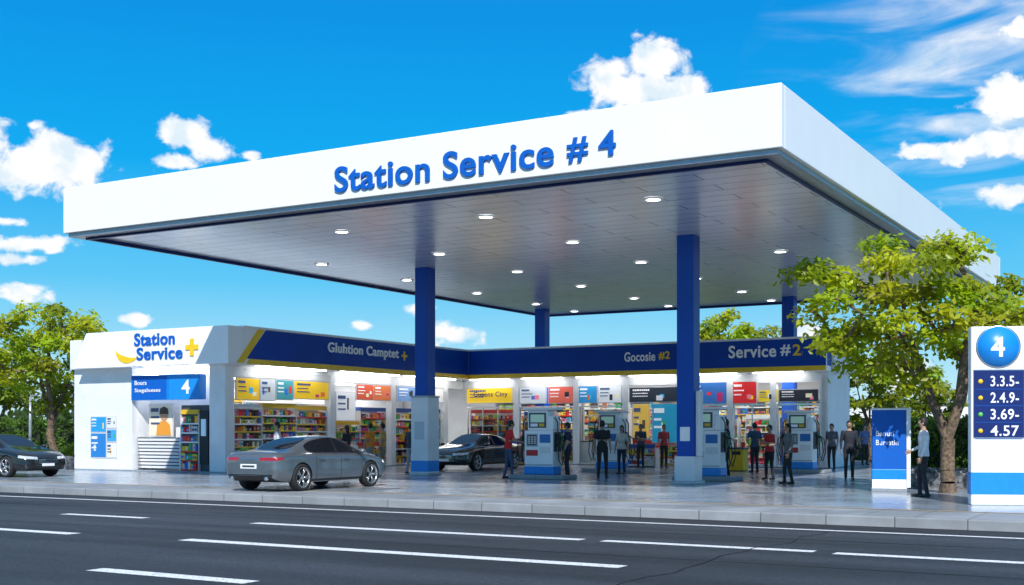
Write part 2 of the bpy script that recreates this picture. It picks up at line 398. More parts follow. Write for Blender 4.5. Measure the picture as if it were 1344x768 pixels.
mb.box(-12.899, -12.8, 46.9, 50.05, 3.8, 4.65, 'wall')
mb.obj('fascia', st, .01)
mb = MB()
def slab_a(b0b, b0t, b1, z0, z1, mat, d=.004):
    x = -29.15+d; mb.mesh([(x, b0b, z0), (x, b1, z0), (x, b1, z1), (x, b0t, z1), (x-.02, b0b, z0), (x-.02, b1, z0), (x-.02, b1, z1), (x-.02, b0t, z1)], [(0, 1, 2, 3), (0, 3, 7, 4), (3, 2, 6, 7)], mat, smooth=False)
slab_a(31.75, 32.75, 46.2, 4.0, 5.06, 'royal', .006)
mb.mesh([(-29.15+.008, 31.25, 3.84), (-29.15+.008, 31.62, 3.84), (-29.15+.008, 32.7, 5.06), (-29.15+.008, 32.33, 5.06)], [(0, 1, 2, 3)], 'yellow', smooth=False)
slab_a(31.75, 31.9, 46.2, 3.82, 4.0, 'yellow', .012)
mb.box(-29.13, -12.92, 46.19, 46.3, 4.0, 5.06, 'royal')
mb.box(-29.13, -12.92, 46.18, 46.3, 3.82, 4.0, 'yellow')
mb.box(-12.95, -12.89, 46.3, 46.8, 4.0, 5.06, 'royal')
mb.box(-29.8, -29.1, 31.6, 46.2, 5.1, 5.14, 'white'); mb.box(-29.1, -12.88, 46.15, 46.85, 5.1, 5.14, 'white')
for b in (36.5, 41.4): mb.box(-29.145, -29.1405, b, b+.012, 4.0, 5.06, 'black')
for a in (-25., -18.2): mb.box(a, a+.012, 46.186, 46.19, 4.0, 5.06, 'black')
mb.obj('fascia_panels', st)
text('Gluhtion Camptet', st, (-29.14, 38.5, 4.36), RA, 4.6, .5, 'white', .03, .02, 'fascia_lettering')
text('+', st, (-29.14, 41.2, 4.40), RA, .38, .38, 'yellow', .03, .02, 'fascia_plus')
text('Gocosie', st, (-20.7, 46.19, 4.37), RB, 1.4, .4, 'white', .03, .02, 'fascia_lettering')
text('#2', st, (-19.6, 46.19, 4.4), RB, .5, .36, 'yellow', .03, .02, 'fascia_number')
text('Service', st, (-15.85, 46.19, 4.38), RB, 1.95, .5, 'white', .03, .02, 'fascia_lettering')
text('#', st, (-14.5, 46.19, 4.41), RB, .4, .44, 'white', .03, .02, 'fascia_lettering')
text('2', st, (-14.05, 46.19, 4.41), RB, .32, .44, 'yellow', .03, .02, 'fascia_number')
text('Station', st, (-32.65, 30.85, 4.53), RB, 2.0, .46, 'lblue', .04, .02, 'store_logo')
text('Service', st, (-32.4, 30.85, 4.02), RB, 2.25, .45, 'lblue', .04, .02, 'store_logo')
text('+', st, (-30.82, 30.85, 4.1), RB, .6, .6, 'yellow', .04, .04, 'store_logo_plus')
mb = MB()  # swoosh
pts = []
for i in range(13):
    t_ = i/12; ang = math.pi*(1.0+.75*t_)
    pts.append((-34.0+.62*math.cos(ang)+.1*t_, .38*math.sin(ang)*.95+4.4, .03+.10*math.sin(math.pi*min(1, t_*1.1))))
vs = []; fs = []
for (a, z, w) in pts: vs += [(a, 30.83, z-w), (a, 30.83, z+w), (a, 30.86, z-w), (a, 30.86, z+w)]
for i in range(12): k = i*4; fs += [(k, k+4, k+5, k+1), (k+2, k+3, k+7, k+6), (k+1, k+5, k+7, k+3), (k, k+2, k+6, k+4)]
mb.mesh(vs, fs, 'yellow', smooth=False); mb.obj('store_logo_swoosh', st)

mb = MB()   # gable side: signs, posters, counter
fb(mb, 'b', FL-.05, -34.35, -32.5, -.03, .3, 2.6, 3.5, 'cyan'); fb(mb, 'b', FL-.05, -32.46, -30.95, -.03, .3, 2.6, 3.5, 'cyan')
fb(mb, 'b', FL-.05, -34.3, -32.55, -.034, .2, 2.62, 3.48, 'lblue')
for (s0, s1, z0, z1, c) in [(-36.55, -35.75, 1.45, 2.0, (.02, .3, .65)), (-36.55, -35.75, .5, 1.38, (.02, .2, .55)), (-35.68, -35.2, 1.6, 2.0, (.7, .72, .75)), (-35.68, -35.2, 1.1, 1.52, (.05, .35, .7)), (-35.68, -35.2, .5, 1.02, (.75, .76, .78))]:
    poster(mb, 'b', FL, s0, s1, z0, z1, c, busy=1)
poster(mb, 'b', FL+.6, -34.1, -32.95, 1.3, 2.45, (.8, .72, .55), busy=0)
mb.mesh(*((lambda vs_: (vs_, [tuple(range(len(vs_)))]))([(-33.35+.2*math.cos(2*math.pi*i/20), FL+.56, 2.08+.24*math.sin(2*math.pi*i/20)) for i in range(20)])), 'col', (.55, .28, .16), False)
mb.mesh([(-33.75, FL+.562, 1.32), (-33.0, FL+.562, 1.32), (-33.05, FL+.562, 1.7), (-33.25, FL+.562, 1.84), (-33.5, FL+.562, 1.84), (-33.7, FL+.562, 1.7)], [(0, 1, 2, 3, 4, 5)], 'col', (.75, .3, .03), False)
mb.mesh([(-33.58, FL+.555, 2.1), (-33.12, FL+.555, 2.1), (-33.15, FL+.555, 2.3), (-33.35, FL+.555, 2.38), (-33.55, FL+.555, 2.3)], [(0, 1, 2, 3, 4)], 'col', (.06, .03, .02), False)
for i in range(9): fb(mb, 'b', FL+.2, -34.3, -32.2, .02*(8-i), .3, .12+.125*i, .2+.125*i, 'col', (.72, .73, .75)); fb(mb, 'b', FL+.2, -34.3, -32.2, .02*(8-i)+.04, .3, .2+.125*i, .245+.125*i, 'col', (.25, .1, .08) if i % 3 == 1 else (.1, .12, .16))
fb(mb, 'b', FL+.2, -34.34, -34.3, 0, .4, .05, 1.25, 'steel'); fb(mb, 'b', FL+.2, -32.2, -32.16, 0, .4, .05, 1.25, 'steel')
fb(mb, 'b', FL+.2, -32.1, -30.7, 0, .7, .06, 2.4, 'dgrey')
shelf(mb, 'b', FL+.12, -32.05, -31.2, 2.1, .3, 6, back=(.05, .05, .06), rnd=random.Random(5))
fb(mb, 'b', FL+.1, -31.15, -30.75, .05, .2, .3, 2.2, 'black'); fb(mb, 'b', FL+.1, -31.05, -30.85, .0, .1, 1.3, 1.9, 'collit', (.3, .5, .7))
mb.obj('side_bay', st)
text('Bours', st, (-33.85, FL-.09, 3.15), RB, .6, .16, 'white', .01, .01, 'sign_text'); text('Stegalxeses', st, (-33.5, FL-.09, 2.85), RB, 1.3, .18, 'white', .01, .01, 'sign_text')
text('4', st, (-31.6, FL-.09, 2.8), RB, .4, .5, 'white', .01, .02, 'sign_text')

mb = MB()   # long facade, open front with racks
for b in (37.35, 41.4, 45.4): fb(mb, 'a', FA, b-.16, b+.16, 0, .3, .05, 3.62, 'wall')
fb(mb, 'a', FA, 31.85, 46.8, 0.02, .25, 3.4, 3.8, 'wall')
for (s0, s1, z0, z1, c) in [(32.0, 33.15, 2.6, 3.35, (.8, .5, .01)), (33.25, 34.0, 2.6, 3.35, (.5, .55, .6)), (34.1, 35.0, 2.65, 3.35, (.05, .3, .35)), (35.1, 37.1, 2.7, 3.35, (.82, .52, .01)),
                            (37.6, 38.8, 1.9, 3.0, (.75, .77, .8)), (38.9, 40.0, 2.75, 3.35, (.6, .08, .03)), (40.05, 41.2, 2.75, 3.35, (.65, .15, .04)), (41.7, 43.4, 2.75, 3.35, (.15, .3, .6)), (43.5, 45.2, 2.75, 3.35, (.7, .7, .7))]:
    poster(mb, 'a', FA-.05, s0, s1, z0, z1, c, busy=2, mat='collit')
rr = random.Random(11)
for (s0, s1, base, zt, n) in [(32.0, 33.4, FA-.12, 2.3, 8), (33.45, 35.3, FA-.12, 2.35, 8), (35.35, 37.1, FA-.12, 2.3, 8), (37.6, 39.3, FA-.2, 1.75, 6), (39.4, 41.1, FA-.2, 2.3, 8), (41.7, 43.4, FA-.2, 2.3, 7), (43.5, 45.2, FA-.2, 2.3, 7),
                              (32.5, 36, -33.2, 2.4, 7), (36.5, 40.5, -33.2, 2.4, 7), (41, 45, -33.2, 2.4, 7), (33, 38, -35.1, 2.7, 8), (38.2, 44, -35.1, 2.7, 8)]:
    shelf(mb, 'a', base, s0, s1, zt, .45, n, rnd=rr)
mb.obj('facade_racks', st)

mb = MB()   # right wing
rr = random.Random(21)
for a in (-27.0, -24.0, -21.65, -19.1, -17.0, -15.2, -13.2): fb(mb, 'b', FR, a-.13, a+.13, 0, .25, .05, 3.62, 'wall')
fb(mb, 'b', FR, -29.8, -13.25, 0.02, .25, 3.4, 3.8, 'wall')
for (s0, s1, z0, z1, c) in [(-29.6, -27.2, 2.75, 3.4, (.85, .55, .01)), (-26.8, -25.5, 2.7, 3.4, (.6, .64, .68)), (-25.35, -24.15, 2.7, 3.4, (.7, .12, .08)), (-23.85, -23.0, 2.7, 3.4, (.02, .25, .55)), (-22.9, -21.85, 2.7, 3.4, (.65, .68, .72)),
                            (-21.45, -19.25, 2.7, 3.3, (.02, .025, .04)), (-18.9, -17.15, 2.6, 3.45, (.03, .13, .4)), (-16.9, -15.9, 2.6, 3.45, (.65, .02, .02)), (-15.8, -15.0, 2.65, 3.1, (.85, .6, .02)), (-14.95, -13.4, 2.65, 3.1, (.02, .02, .03)),
                            (-21.3, -20.55, 1.2, 2.6, (.8, .5, .08)), (-20.4, -19.3, 1.0, 2.6, (.02, .3, .5))]:
    poster(mb, 'b', FR+.03, s0, s1, z0, z1, c, busy=2 if s0 > -29 else 0, mat='collit')
for (s0, s1, base, zt, n) in [(-29.5, -27.2, 47.0, 2.3, 8), (-26.8, -25.6, 47.2, 2.2, 8), (-25.4, -24.2, 47.2, 1.4, 5), (-21.4, -19.3, 47.1, .95, 3), (-23.8, -21.9, 47.6, 2.2, 8), (-18.8, -17.2, 48.2, 2.0, 7), (-16.8, -15.4, 48.2, 2.0, 7),
                              (-29.5, -25, 49.2, 2.8, 9), (-24.8, -20, 49.2, 2.8, 9), (-19.8, -13.6, 49.2, 2.8, 9), (-14.9, -13.5, 47.2, 1.8, 6)]:
    shelf(mb, 'b', base, s0, s1, zt, .4, n, rnd=rr)
for (s0, s1) in ((-29.6, -27.15), (-26.85, -24.15), (-23.85, -21.8), (-18.95, -17.1), (-16.87, -15.3), (-15.05, -13.35)):   # glazing frames and doors
    k = 3 if s1-s0 > 2.2 else 2
    for i in range(k+1):
        s = s0+(s1-s0-.05)*i/k; fb(mb, 'b', FR, s, s+.05, .06, .11, .05, 2.5, 'steel')
    fb(mb, 'b', FR, s0, s1, .05, .12, 2.5, 2.57, 'steel'); fb(mb, 'b', FR, s0, s1, .05, .12, .05, .14, 'steel')
for s in (-18.05, -16.1): mb.tube([(s, FR-.0, .9), (s, FR-.0, 1.3)], .015, 'dgrey', 6)
fb(mb, 'b', FR, -24, -21.8, .3, .7, .05, 1.0, 'wall'); fb(mb, 'b', FR, -24.05, -21.75, .25, .75, 1.0, 1.05, 'dgrey')
mb.obj('right_wing_bays', st)
text('Guaens Ciny', st, (-28.3, FR-.05, 2.95), RB, 1.8, .3, 'navy', .01, .012, 'sign_text')
mb = MB()
for (s0, s1) in ((-29.6, -27.15), (-26.85, -24.15), (-18.9, -17.1), (-16.85, -15.3), (-15.05, -13.35), (-23.8, -21.8)): mb.face([(s0, FR+.09, .1), (s1, FR+.09, .1), (s1, FR+.09, 2.55), (s0, FR+.09, 2.55)], 'glass')
mb.obj('glazing', st)
mb = MB()
for a in (-31.9, -34.2):
    for b in (33.2, 36.4, 39.6, 42.8, 45.8): mb.box(a-.25, a+.25, b-1.2, b+1.2, 3.57, 3.62, 'ceillamp')
for a in (-28, -25, -22, -19, -16, -14.2): mb.box(a-.9 if a < -15 else a-.5, a+.9 if a < -15 else a+.5, 47.3, 48., 3.57, 3.62, 'ceillamp')
mb.obj('ceiling_lights', st)
mb = MB()                                     # glowing fill strips added under the overhang to brighten the shop front
for b in (34.5, 39.3, 43.6): mb.box(-29.5, -29.36, b-1.9, b+1.9, 3.76, 3.797, 'fillstrip')
for a in (-28.2, -25.5, -22.8, -20.3, -17.6, -14.9): mb.box(a-1.0, a+1.0, 46.42, 46.54, 3.76, 3.797, 'fillstrip')
mb.box(-34.1, -31.0, 31.72, 31.86, 3.74, 3.79, 'fillstrip')
mb.obj('added_fill_strips', st)
def stand(a, b, face, L, h, seed):
    e = empty('merchandise_stand', *W(a, b), 0, ANG); mb = MB(); rr = random.Random(seed)
    if face == 'b': shelf(mb, 'b', 0, 0, L, h, .4, 3, rnd=rr)
    else: shelf(mb, 'a', 0, 0, L, h, .4, 3, rnd=rr)
    mb.obj('rack', e)
stand(-26.6, 45.3, 'b', 1.3, .95, 31); stand(-21.2, 45.2, 'b', 1.6, .8, 32); stand(-28.9, 37.8, 'a', 1.4, .9, 33); stand(-28.9, 42.0, 'a', 1.2, 1.1, 34)

# ------------------------------------------------------------------ fuel pumps
def pump(a, b, flip=1):
    x, y = W(a, b); e = empty('fuel_pump', x, y, 0, ANG)
    mb = MB()
    mb.box(-.95, .95, -.5, .5, .002, .14, 'kerb'); mb.obj('island_plinth', e, .03)
    mb = MB()
    mb.box(-.5, .5, -.28, .28, .14, 1.5, 'white'); mb.box(-.515, .515, -.295, .295, .14, .40, 'cyan')
    mb.box(-.42, .30, -.22, .22, 1.5, 2.12, 'white'); mb.box(.30, .5, -.24, .24, 1.5, 1.95, 'white')
    mb.box(-.55, .55, -.33, .33, 2.12, 2.2, 'white')
    mb.obj('housing', e, .035)
    mb = MB()
    for sgn in (-1, 1):
        def f(x0, x1, d0, z0, z1, mat, col=(.8, .8, .8)):
            y0 = sgn*(d0); y1 = sgn*(d0-.05); mb.box(x0, x1, min(y0, y1), max(y0, y1), z0, z1, mat, col)
        f(-.36, .24, .235, 1.58, 2.04, 'dgrey'); f(-.30, .18, .24, 1.75, 1.99, 'collit', (.25, .42, .36)); f(-.30, -.05, .24, 1.62, 1.71, 'collit', (.3, .4, .5)); f(0, .18, .24, 1.62, 1.71, 'col', (.7, .45, .02))
        f(-.42, -.02, .29, 1.0, 1.4, 'grey'); f(-.38, -.06, .296, 1.04, 1.36, 'black')
        for i in range(3):
            for j in range(4): f(-.35+.1*i, -.28+.1*i, .303, 1.08+.065*j, 1.125+.065*j, 'col', (.6, .6, .62))
        f(.05, .42, .29, 1.12, 1.38, 'col', (.02, .15, .45)); f(.05, .42, .293, .8, 1.0, 'col', (.7, .7, .7)); f(-.42, -.02, .29, .72, .9, 'red')
        f(-.48, .48, .30, .42, .46, 'grey')
    for sx in (-1, 1):
        for k, yy in enumerate((-.15, .12)):
            x0 = sx*.5
            mb.box(min(x0, x0+sx*.04), max(x0, x0+sx*.04), yy-.08, yy+.08, .85, 1.45, 'dgrey')
            c = ('black', 'col')[k]
            mb.tube([(x0+sx*.06, yy, 1.38), (x0+sx*.12, yy, 1.3), (x0+sx*.12, yy, 1.1), (x0+sx*.06, yy, .98)], [.03, .035, .03, .016], c, 8, (.05, .35, .1))
            mb.tube([(x0+sx*.07, yy-.03, 1.32), (x0+sx*.19, yy-.02, 1.25), (x0+sx*.17, yy, 1.08)], .012, 'black', 6)
            mb.tube([(x0+sx*.1, yy, 1.34), (x0+sx*.28, yy, 1.2), (x0+sx*.34, yy, .75), (x0+sx*.24, yy, .42), (x0+sx*.14, yy, .6), (x0+sx*.12, yy, 1.2), (x0+sx*.10, yy, 1.75), (x0, yy, 1.9)], .018, 'black', 8)
    mb.obj('display_and_nozzles', e, .004)
def AB(x, y): return (x*CA+y*SA, -x*SA+y*CA)
for (x, y) in ((.95, 37.4), (3.55, 43.1), (5.85, 36.2), (10.2, 42.7)):
    a, b = AB(x, y); pump(a, b)

# ------------------------------------------------------------------ price totem
tt = empty('price_totem_sign', 9.76, 24.3, 0, math.radians(-8))
mb = MB(); mb.box(-.55, .55, -.14, .14, 0, 3.58, 'white'); mb.obj('body', tt, .03)
mb = MB()
mb.box(-.556, .556, -.146, .146, .22, .66, 'cyan')
mb.box(-.5, .46, -.15, 0, 1.36, 2.70, 'navy'); mb.box(-.51, .47, -.147, 0, 1.34, 2.72, 'steel')
mb.revolve([(0, .012), (.4, .012), (.4, -.01)], (-.03, -.14, 3.17), (0, -1, 0), 'cyan', 40)
mb.revolve([(.4, .010), (.43, .010), (.43, -.01)], (-.03, -.14, 3.17), (0, -1, 0), 'steel', 40)
for i in range(4):
    z = 2.5-.33*i
    mb.revolve([(0, .02), (.045, .02), (.045, 0)], (-.37, -.14, z-.02), (0, -1, 0), ['yellow', 'yellow', 'col', 'yellow'][i], 14, (.1, .5, .1))
    mb.box(-.47, .43, -.153, -.1, z-.18, z-.172, 'lblue')
mb.obj('panels', tt)
text('4', tt, (-.04, -.152, 2.97), RB, .27, .4, 'white', .01, .018, 'number')
for i, s in enumerate(('3.3.5-', '2.4.9-', '3.69-', '4.57')):
    text(s, tt, (.09, -.152, 2.38-.33*i), RB, .54, .21, 'white', .006, .012, 'price')

# info kiosk
kx = empty('blue_payment_kiosk', 9.28, 29.8, 0, math.radians(-14))
mb = MB(); mb.box(-.42, .42, -.2, .2, .0, .1, 'grey'); mb.box(-.40, .40, -.18, .18, .1, 2.0, 'lblue'); mb.box(.402, .5, -.2, .2, .1, 2.0, 'white')
mb.box(-.405, .4, -.186, -.1, .1, .3, 'white'); mb.box(-.405, .4, -.187, -.1, .3, .55, 'cyan'); mb.box(-.43, .52, -.22, .22, 2.0, 2.05, 'wall'); mb.box(.5, .53, -.12, .1, 1.1, 1.7, 'dgrey'); mb.obj('cabinet', kx, .012)
text('Banuti', kx, (-.1, -.183, 1.36), RB, .42, .13, 'white', .004, .008, 'label'); text('Burvatin', kx, (-.05, -.183, 1.14), RB, .52, .13, 'white', .004, .008, 'label')

def wbin(x, y, name='waste_bin', c='yellow'):
    e = empty(name, x, y, 0, ANG); mb = MB(); mb.box(-.28, .28, -.28, .28, .03, .8, c); mb.box(-.3, .3, -.3, .3, .8, .88, 'dgrey'); mb.box(-.18, .18, -.285, -.2, .6, .74, 'black'); mb.box(-.25, .25, -.25, .25, 0, .03, 'black'); mb.obj('bin_body', e, .02)
wbin(8.35, 44.6); wbin(7.2, 43.8, c='grey')

# ------------------------------------------------------------------ cars
def car(x, y, heading, paint, name='sedan_car', plate=True):
    e = empty(name, x, y, 0, heading)
    S = [(-2.33, .70, .40, .74, .79, .52), (-2.24, .84, .29, .89, .96, .64), (-1.95, .90, .23, .925, .995, .67), (-1.55, .915, .21, .93, 1.015, .67), (-1.12, .92, .20, .925, 1.19, .62), (-.66, .92, .20, .92, 1.325, .585),
         (-.1, .92, .20, .91, 1.385, .585), (.30, .92, .20, .905, 1.37, .59), (.74, .92, .20, .895, 1.19, .625), (1.18, .915, .20, .88, .99, .67), (1.6, .905, .20, .83, .92, .64), (2.0, .885, .20, .745, .84, .62), (2.24, .81, .25, .62, .73, .54), (2.33, .66, .34, .52, .58, .42)]
    vs = []; N = 11
    def sec(s):
        x, w, zb, zl, zr, wr = s
        deck = (zr-zl) < .15
        gh = [(w*.90, zl+.012), (wr, zr-.05), (wr-.10, zr-.008)] if not deck else [(w*.88, zl+.03), (w*.74, zl+(zr-zl)*.75), (w*.6, zr-.012)]
        h = [(w*.5, zb-.0), (w*.9, zb+.01), (w*.965, zb+.10), (w, zb+(zl-zb)*.40), (w*.975, zb+(zl-zb)*.66), (w*.985, zl-.07), (w*.93, zl)]+gh
        return h
    prof = [sec(s) for s in S]
    H = len(prof[0])
    for s, h in zip(S, prof):
        ring = [(s[0], 0, s[2])]+[(s[0], p[0], p[1]) for p in h]+[(s[0], 0, s[4])]+[(s[0], -p[0], p[1]) for p in reversed(h)]
        vs += ring
    NR = 2*H+2; fs = []; ms = []
    for i in range(len(S)-1):
        for k in range(NR):
            k2 = (k+1) % NR
            fs.append((i*NR+k, (i+1)*NR+k, (i+1)*NR+k2, i*NR+k2))
            kk = k if k <= H else NR-1-k
            m = 0
            if kk == H-2 and 4 <= i <= 8: m = 1
            if kk == H and i in (3, 4): m = 1
            if kk == H and i in (7, 8): m = 1
            if kk <= 1: m = 2
            ms.append(m)
    for i, rev in ((0, False), (len(S)-1, True)):
        for k in range(H+1):
            q = [i*NR+k, i*NR+k+1, i*NR+(NR-k-1) % NR, i*NR+(NR-k) % NR]
            if k == 0: q = [i*NR, i*NR+1, i*NR+NR-1]
            elif k == H: q = [i*NR+H, i*NR+H+1, i*NR+H+2]
            if rev: q = q[::-1]
            fs.append(tuple(q)); ms.append(0)
    me = bpy.data.meshes.new('body'); me.from_pydata(vs, [], fs)
    for k in (paint, 'cglass', 'black'): me.materials.append(M[k])
    me.polygons.foreach_set('material_index', ms)
    bm = bmesh.new(); bm.from_mesh(me); bmesh.ops.recalc_face_normals(bm, faces=bm.faces[:])
    cl = bm.edges.layers.float.new('crease_edge') if bm.edges.layers.float.get('crease_edge') is None else bm.edges.layers.float.get('crease_edge')
    for ed in bm.edges:
        if len(ed.link_faces) == 2 and ed.link_faces[0].material_index != ed.link_faces[1].material_index: ed[cl] = .75
    bm.to_mesh(me); bm.free()
    tmp = bpy.data.objects.new('tmpcar', me); COL.objects.link(tmp)
    ss = tmp.modifiers.new('s', 'SUBSURF'); ss.levels = 3; ss.render_levels = 3
    cb = bmesh.new()
    for wx in (-1.38, 1.42):
        for sy in (-1, 1):
            bmesh.ops.create_cone(cb, cap_ends=True, segments=40, radius1=.375, radius2=.375, depth=.36, matrix=Matrix.Translation((wx, sy*.84, .34)) @ Matrix.Rotation(math.pi/2, 4, 'X'))
    cm = bpy.data.meshes.new('cut'); cb.to_mesh(cm); cb.free()
    for k in (paint, 'cglass', 'black'): cm.materials.append(M[k])
    for p in cm.polygons: p.material_index = 2
    co = bpy.data.objects.new('tmpcut', cm); COL.objects.link(co)
    bo = tmp.modifiers.new('b', 'BOOLEAN'); bo.operation = 'DIFFERENCE'; bo.object = co; bo.solver = 'EXACT'
    bpy.context.view_layer.update(); dg = bpy.context.evaluated_depsgraph_get()
    me2 = bpy.data.meshes.new_from_object(tmp.evaluated_get(dg))
    bo.show_viewport = False; bpy.context.view_layer.update(); dg = bpy.context.evaluated_depsgraph_get()
    me3 = bpy.data.meshes.new_from_object(tmp.evaluated_get(dg))
    bpy.data.objects.remove(tmp); bpy.data.objects.remove(co)
    for p in me2.polygons:
        c = p.center; p.use_smooth = True
        for wx in (-1.38, 1.42):
            r = math.hypot(c.x-wx, c.z-.34)
            if abs(c.y) < .70 and r < .37: p.material_index = 2
    bo_ = bpy.data.objects.new('body', me2); COL.objects.link(bo_); bo_.parent = e
    es = bo_.modifiers.new('e', 'EDGE_SPLIT'); es.split_angle = math.radians(40)
    bvh = BVHTree.FromPolygons([v.co for v in me3.vertices], [p.vertices[:] for p in me3.polygons])
    mb = MB()
    def patch(o, du, dv, d, nu, nv, mat, off=.006, col=(.8, .8, .8), round_=0):
        o = Vector(o); du = Vector(du); dv = Vector(dv); d = Vector(d); g = []
        for j in range(nv+1):
            for i in range(nu+1):
                u, v = i/nu, j/nv
                hit = bvh.ray_cast(o+du*u+dv*v, d)
                g.append(hit[0]-d*off if hit[0] else None)
        for j in range(nv):
            for i in range(nu):
                q = [g[j*(nu+1)+i], g[j*(nu+1)+i+1], g[(j+1)*(nu+1)+i+1], g[(j+1)*(nu+1)+i]]
                if all(p is not None for p in q): mb.mesh(q, [(0, 1, 2, 3)], mat, col, True)
    for sy in (-1, 1):
        patch((-3, sy*.34, .765), (0, sy*.46, 0), (0, 0, .075), (1, 0, 0), 12, 4, 'tail')
        patch((-2.30, sy*2, .775), (.26, 0, 0), (0, 0, .07), (0, -sy, 0), 6, 4, 'tail')
        patch((3, sy*.38, .57), (0, sy*.38, .03), (0, 0, .085), (-1, 0, 0), 10, 4, 'head')
        patch((2.27, sy*2, .59), (-.30, 0, .04), (0, 0, .08), (0, -sy, 0), 6, 4, 'head')
        patch((3, sy*.45, .34), (0, sy*.22, 0), (0, 0, .1), (-1, 0, 0), 5, 3, 'black')
        for xx in (-.85, .14, 1.02): patch((xx, sy*2, .26), (.012, 0, 0), (0, 0, .64), (0, -sy, 0), 1, 14, 'black', .003)
        patch((-.85, sy*2, .26), (1.87, 0, 0), (0, 0, .012), (0, -sy, 0), 14, 1, 'black', .003)
        patch((-1.5, sy*2, .925), (2.6, 0, -.035), (0, 0, .016), (0, -sy, 0), 24, 1, 'chrome', .006)
        patch((0.0, sy*2, .94), (.09, 0, 0), (0, 0, .36), (0, -sy, 0), 1, 8, 'black', .008)
        patch((-2.0, sy*2, .235), (4.0, 0, 0), (0, 0, .05), (0, -sy, 0), 30, 1, 'black', .008)
        for xx in (-.66, .34):
            mb.box(xx-.1, xx+.1, sy*.915 if sy > 0 else -.935, sy*.935 if sy > 0 else -.915, .765, .79, paint)
        mb.mesh(*ellipsoid((.90, sy*1.00, .97), (.085, .10, .06)), paint); mb.box(.84, .96, sy*.86 if sy > 0 else -.96, sy*.96 if sy > 0 else -.86, .905, .935, 'black')
        mb.tube([(-2.34, sy*.55, .33), (-2.22, sy*.55, .33)], .045, 'chrome', 14)
    patch((-3, -.26, .57), (0, .52, 0), (0, 0, .11), (1, 0, 0), 5, 3, 'white', .012)
    patch((-3, -.20, .60), (0, .40, 0), (0, 0, .05), (1, 0, 0), 5, 2, 'dgrey', .016)
    patch((-3, -.70, .31), (0, 1.4, 0), (0, 0, .12), (1, 0, 0), 16, 3, 'black', .006)
    patch((-3, -.32, .80), (0, .64, 0), (0, 0, .012), (1, 0, 0), 10, 1, 'chrome', .008)
    patch((3, -.36, .43), (0, .72, 0), (0, 0, .16), (-1, 0, 0), 12, 5, 'black', .006)
    for i in range(4): patch((3, -.35, .45+.038*i), (0, .70, 0), (0, 0, .01), (-1, 0, 0), 12, 1, 'chrome', .012)
    patch((3, -.5, .26), (0, 1.0, 0), (0, 0, .09), (-1, 0, 0), 12, 3, 'black', .006)
    patch((3, -.24, .36), (0, .48, 0), (0, 0, .09), (-1, 0, 0), 5, 2, 'white', .018)
    patch((1.25, -.7, 3), (0, 1.4, 0), (.012, 0, 0), (0, 0, -1), 12, 1, 'black', .003)
    patch((-1.64, -.7, 3), (0, 1.4, 0), (.012, 0, 0), (0, 0, -1), 12, 1, 'black', .003)
    mb.obj('trim_and_lamps', e)
    for wx in (-1.38, 1.42):
        for sy in (-1, 1):
            w = MB(); c = (wx, sy*.81, .34); ax = (0, sy, 0)
            w.revolve([(.22, -.11), (.30, -.115), (.33, -.10), (.34, -.06), (.34, .06), (.33, .10), (.30, .115), (.255, .105), (.245, .08)], c, ax, 'rubber', 40)
            w.revolve([(.248, .10), (.242, .085), (.23, .04), (.22, -.05), (.0, -.06)], c, ax, 'dgrey', 32)
            w.revolve([(.256, .112), (.236, .112), (.230, .07)], c, ax, 'rim', 40)
            w.revolve([(0, .10), (.045, .10), (.06, .085), (.06, .02)], c, ax, 'rim', 20)
            for k in range(5):
                for dd in (-.16, .16):
                    t0 = 2*math.pi*k/5; p0 = Vector((math.cos(t0)*.05, 0, math.sin(t0)*.05)); p1 = Vector((math.cos(t0+dd)*.242, 0, math.sin(t0+dd)*.242))
                    off0 = Vector((0, sy*.085, 0)); off1 = Vector((0, sy*.098, 0))
                    w.tube([Vector(c)+p0+off0, Vector(c)+p1+off1], [.017, .014], 'rim', 6)
            w.obj('wheel', e)
    return e
def ellipsoid(c, r, nu=14, nv=9):
    vs = [(c[0], c[1], c[2]-r[2])]
    for j in range(1, nv):
        p = -math.pi/2+math.pi*j/nv
        for i in range(nu):
            t = 2*math.pi*i/nu; vs.append((c[0]+r[0]*math.cos(p)*math.cos(t), c[1]+r[1]*math.cos(p)*math.sin(t), c[2]+r[2]*math.sin(p)))
    vs.append((c[0], c[1], c[2]+r[2])); fs = []
    for i in range(nu):
        fs.append((0, 1+(i+1) % nu, 1+i)); b = 1+(nv-2)*nu; fs.append((b+i, b+(i+1) % nu, len(vs)-1))
    for j in range(nv-2):
        for i in range(nu):
            a = 1+j*nu; fs.append((a+i, a+(i+1) % nu, a+nu+(i+1) % nu, a+nu+i))
    return vs, fs
M['p_grey'] = pm('car_paint_grey', (.20, .225, .25), .28, .7, var=.02, coat=.8)
M['p_black'] = pm('car_paint_black', (.01, .011, .013), .2, .2, var=.02, coat=1.)
M['p_dark'] = pm('car_paint_dark', (.02, .024, .03), .22, .4, var=.02, coat=1.)
HB = math.pi/2+ANG          # heading along +b
car(-5.25, 31.5, HB, 'p_grey')
car(-1.35, 46.6, HB+math.pi, 'p_dark')
car(-16.9, 40.0, ANG, 'p_black')

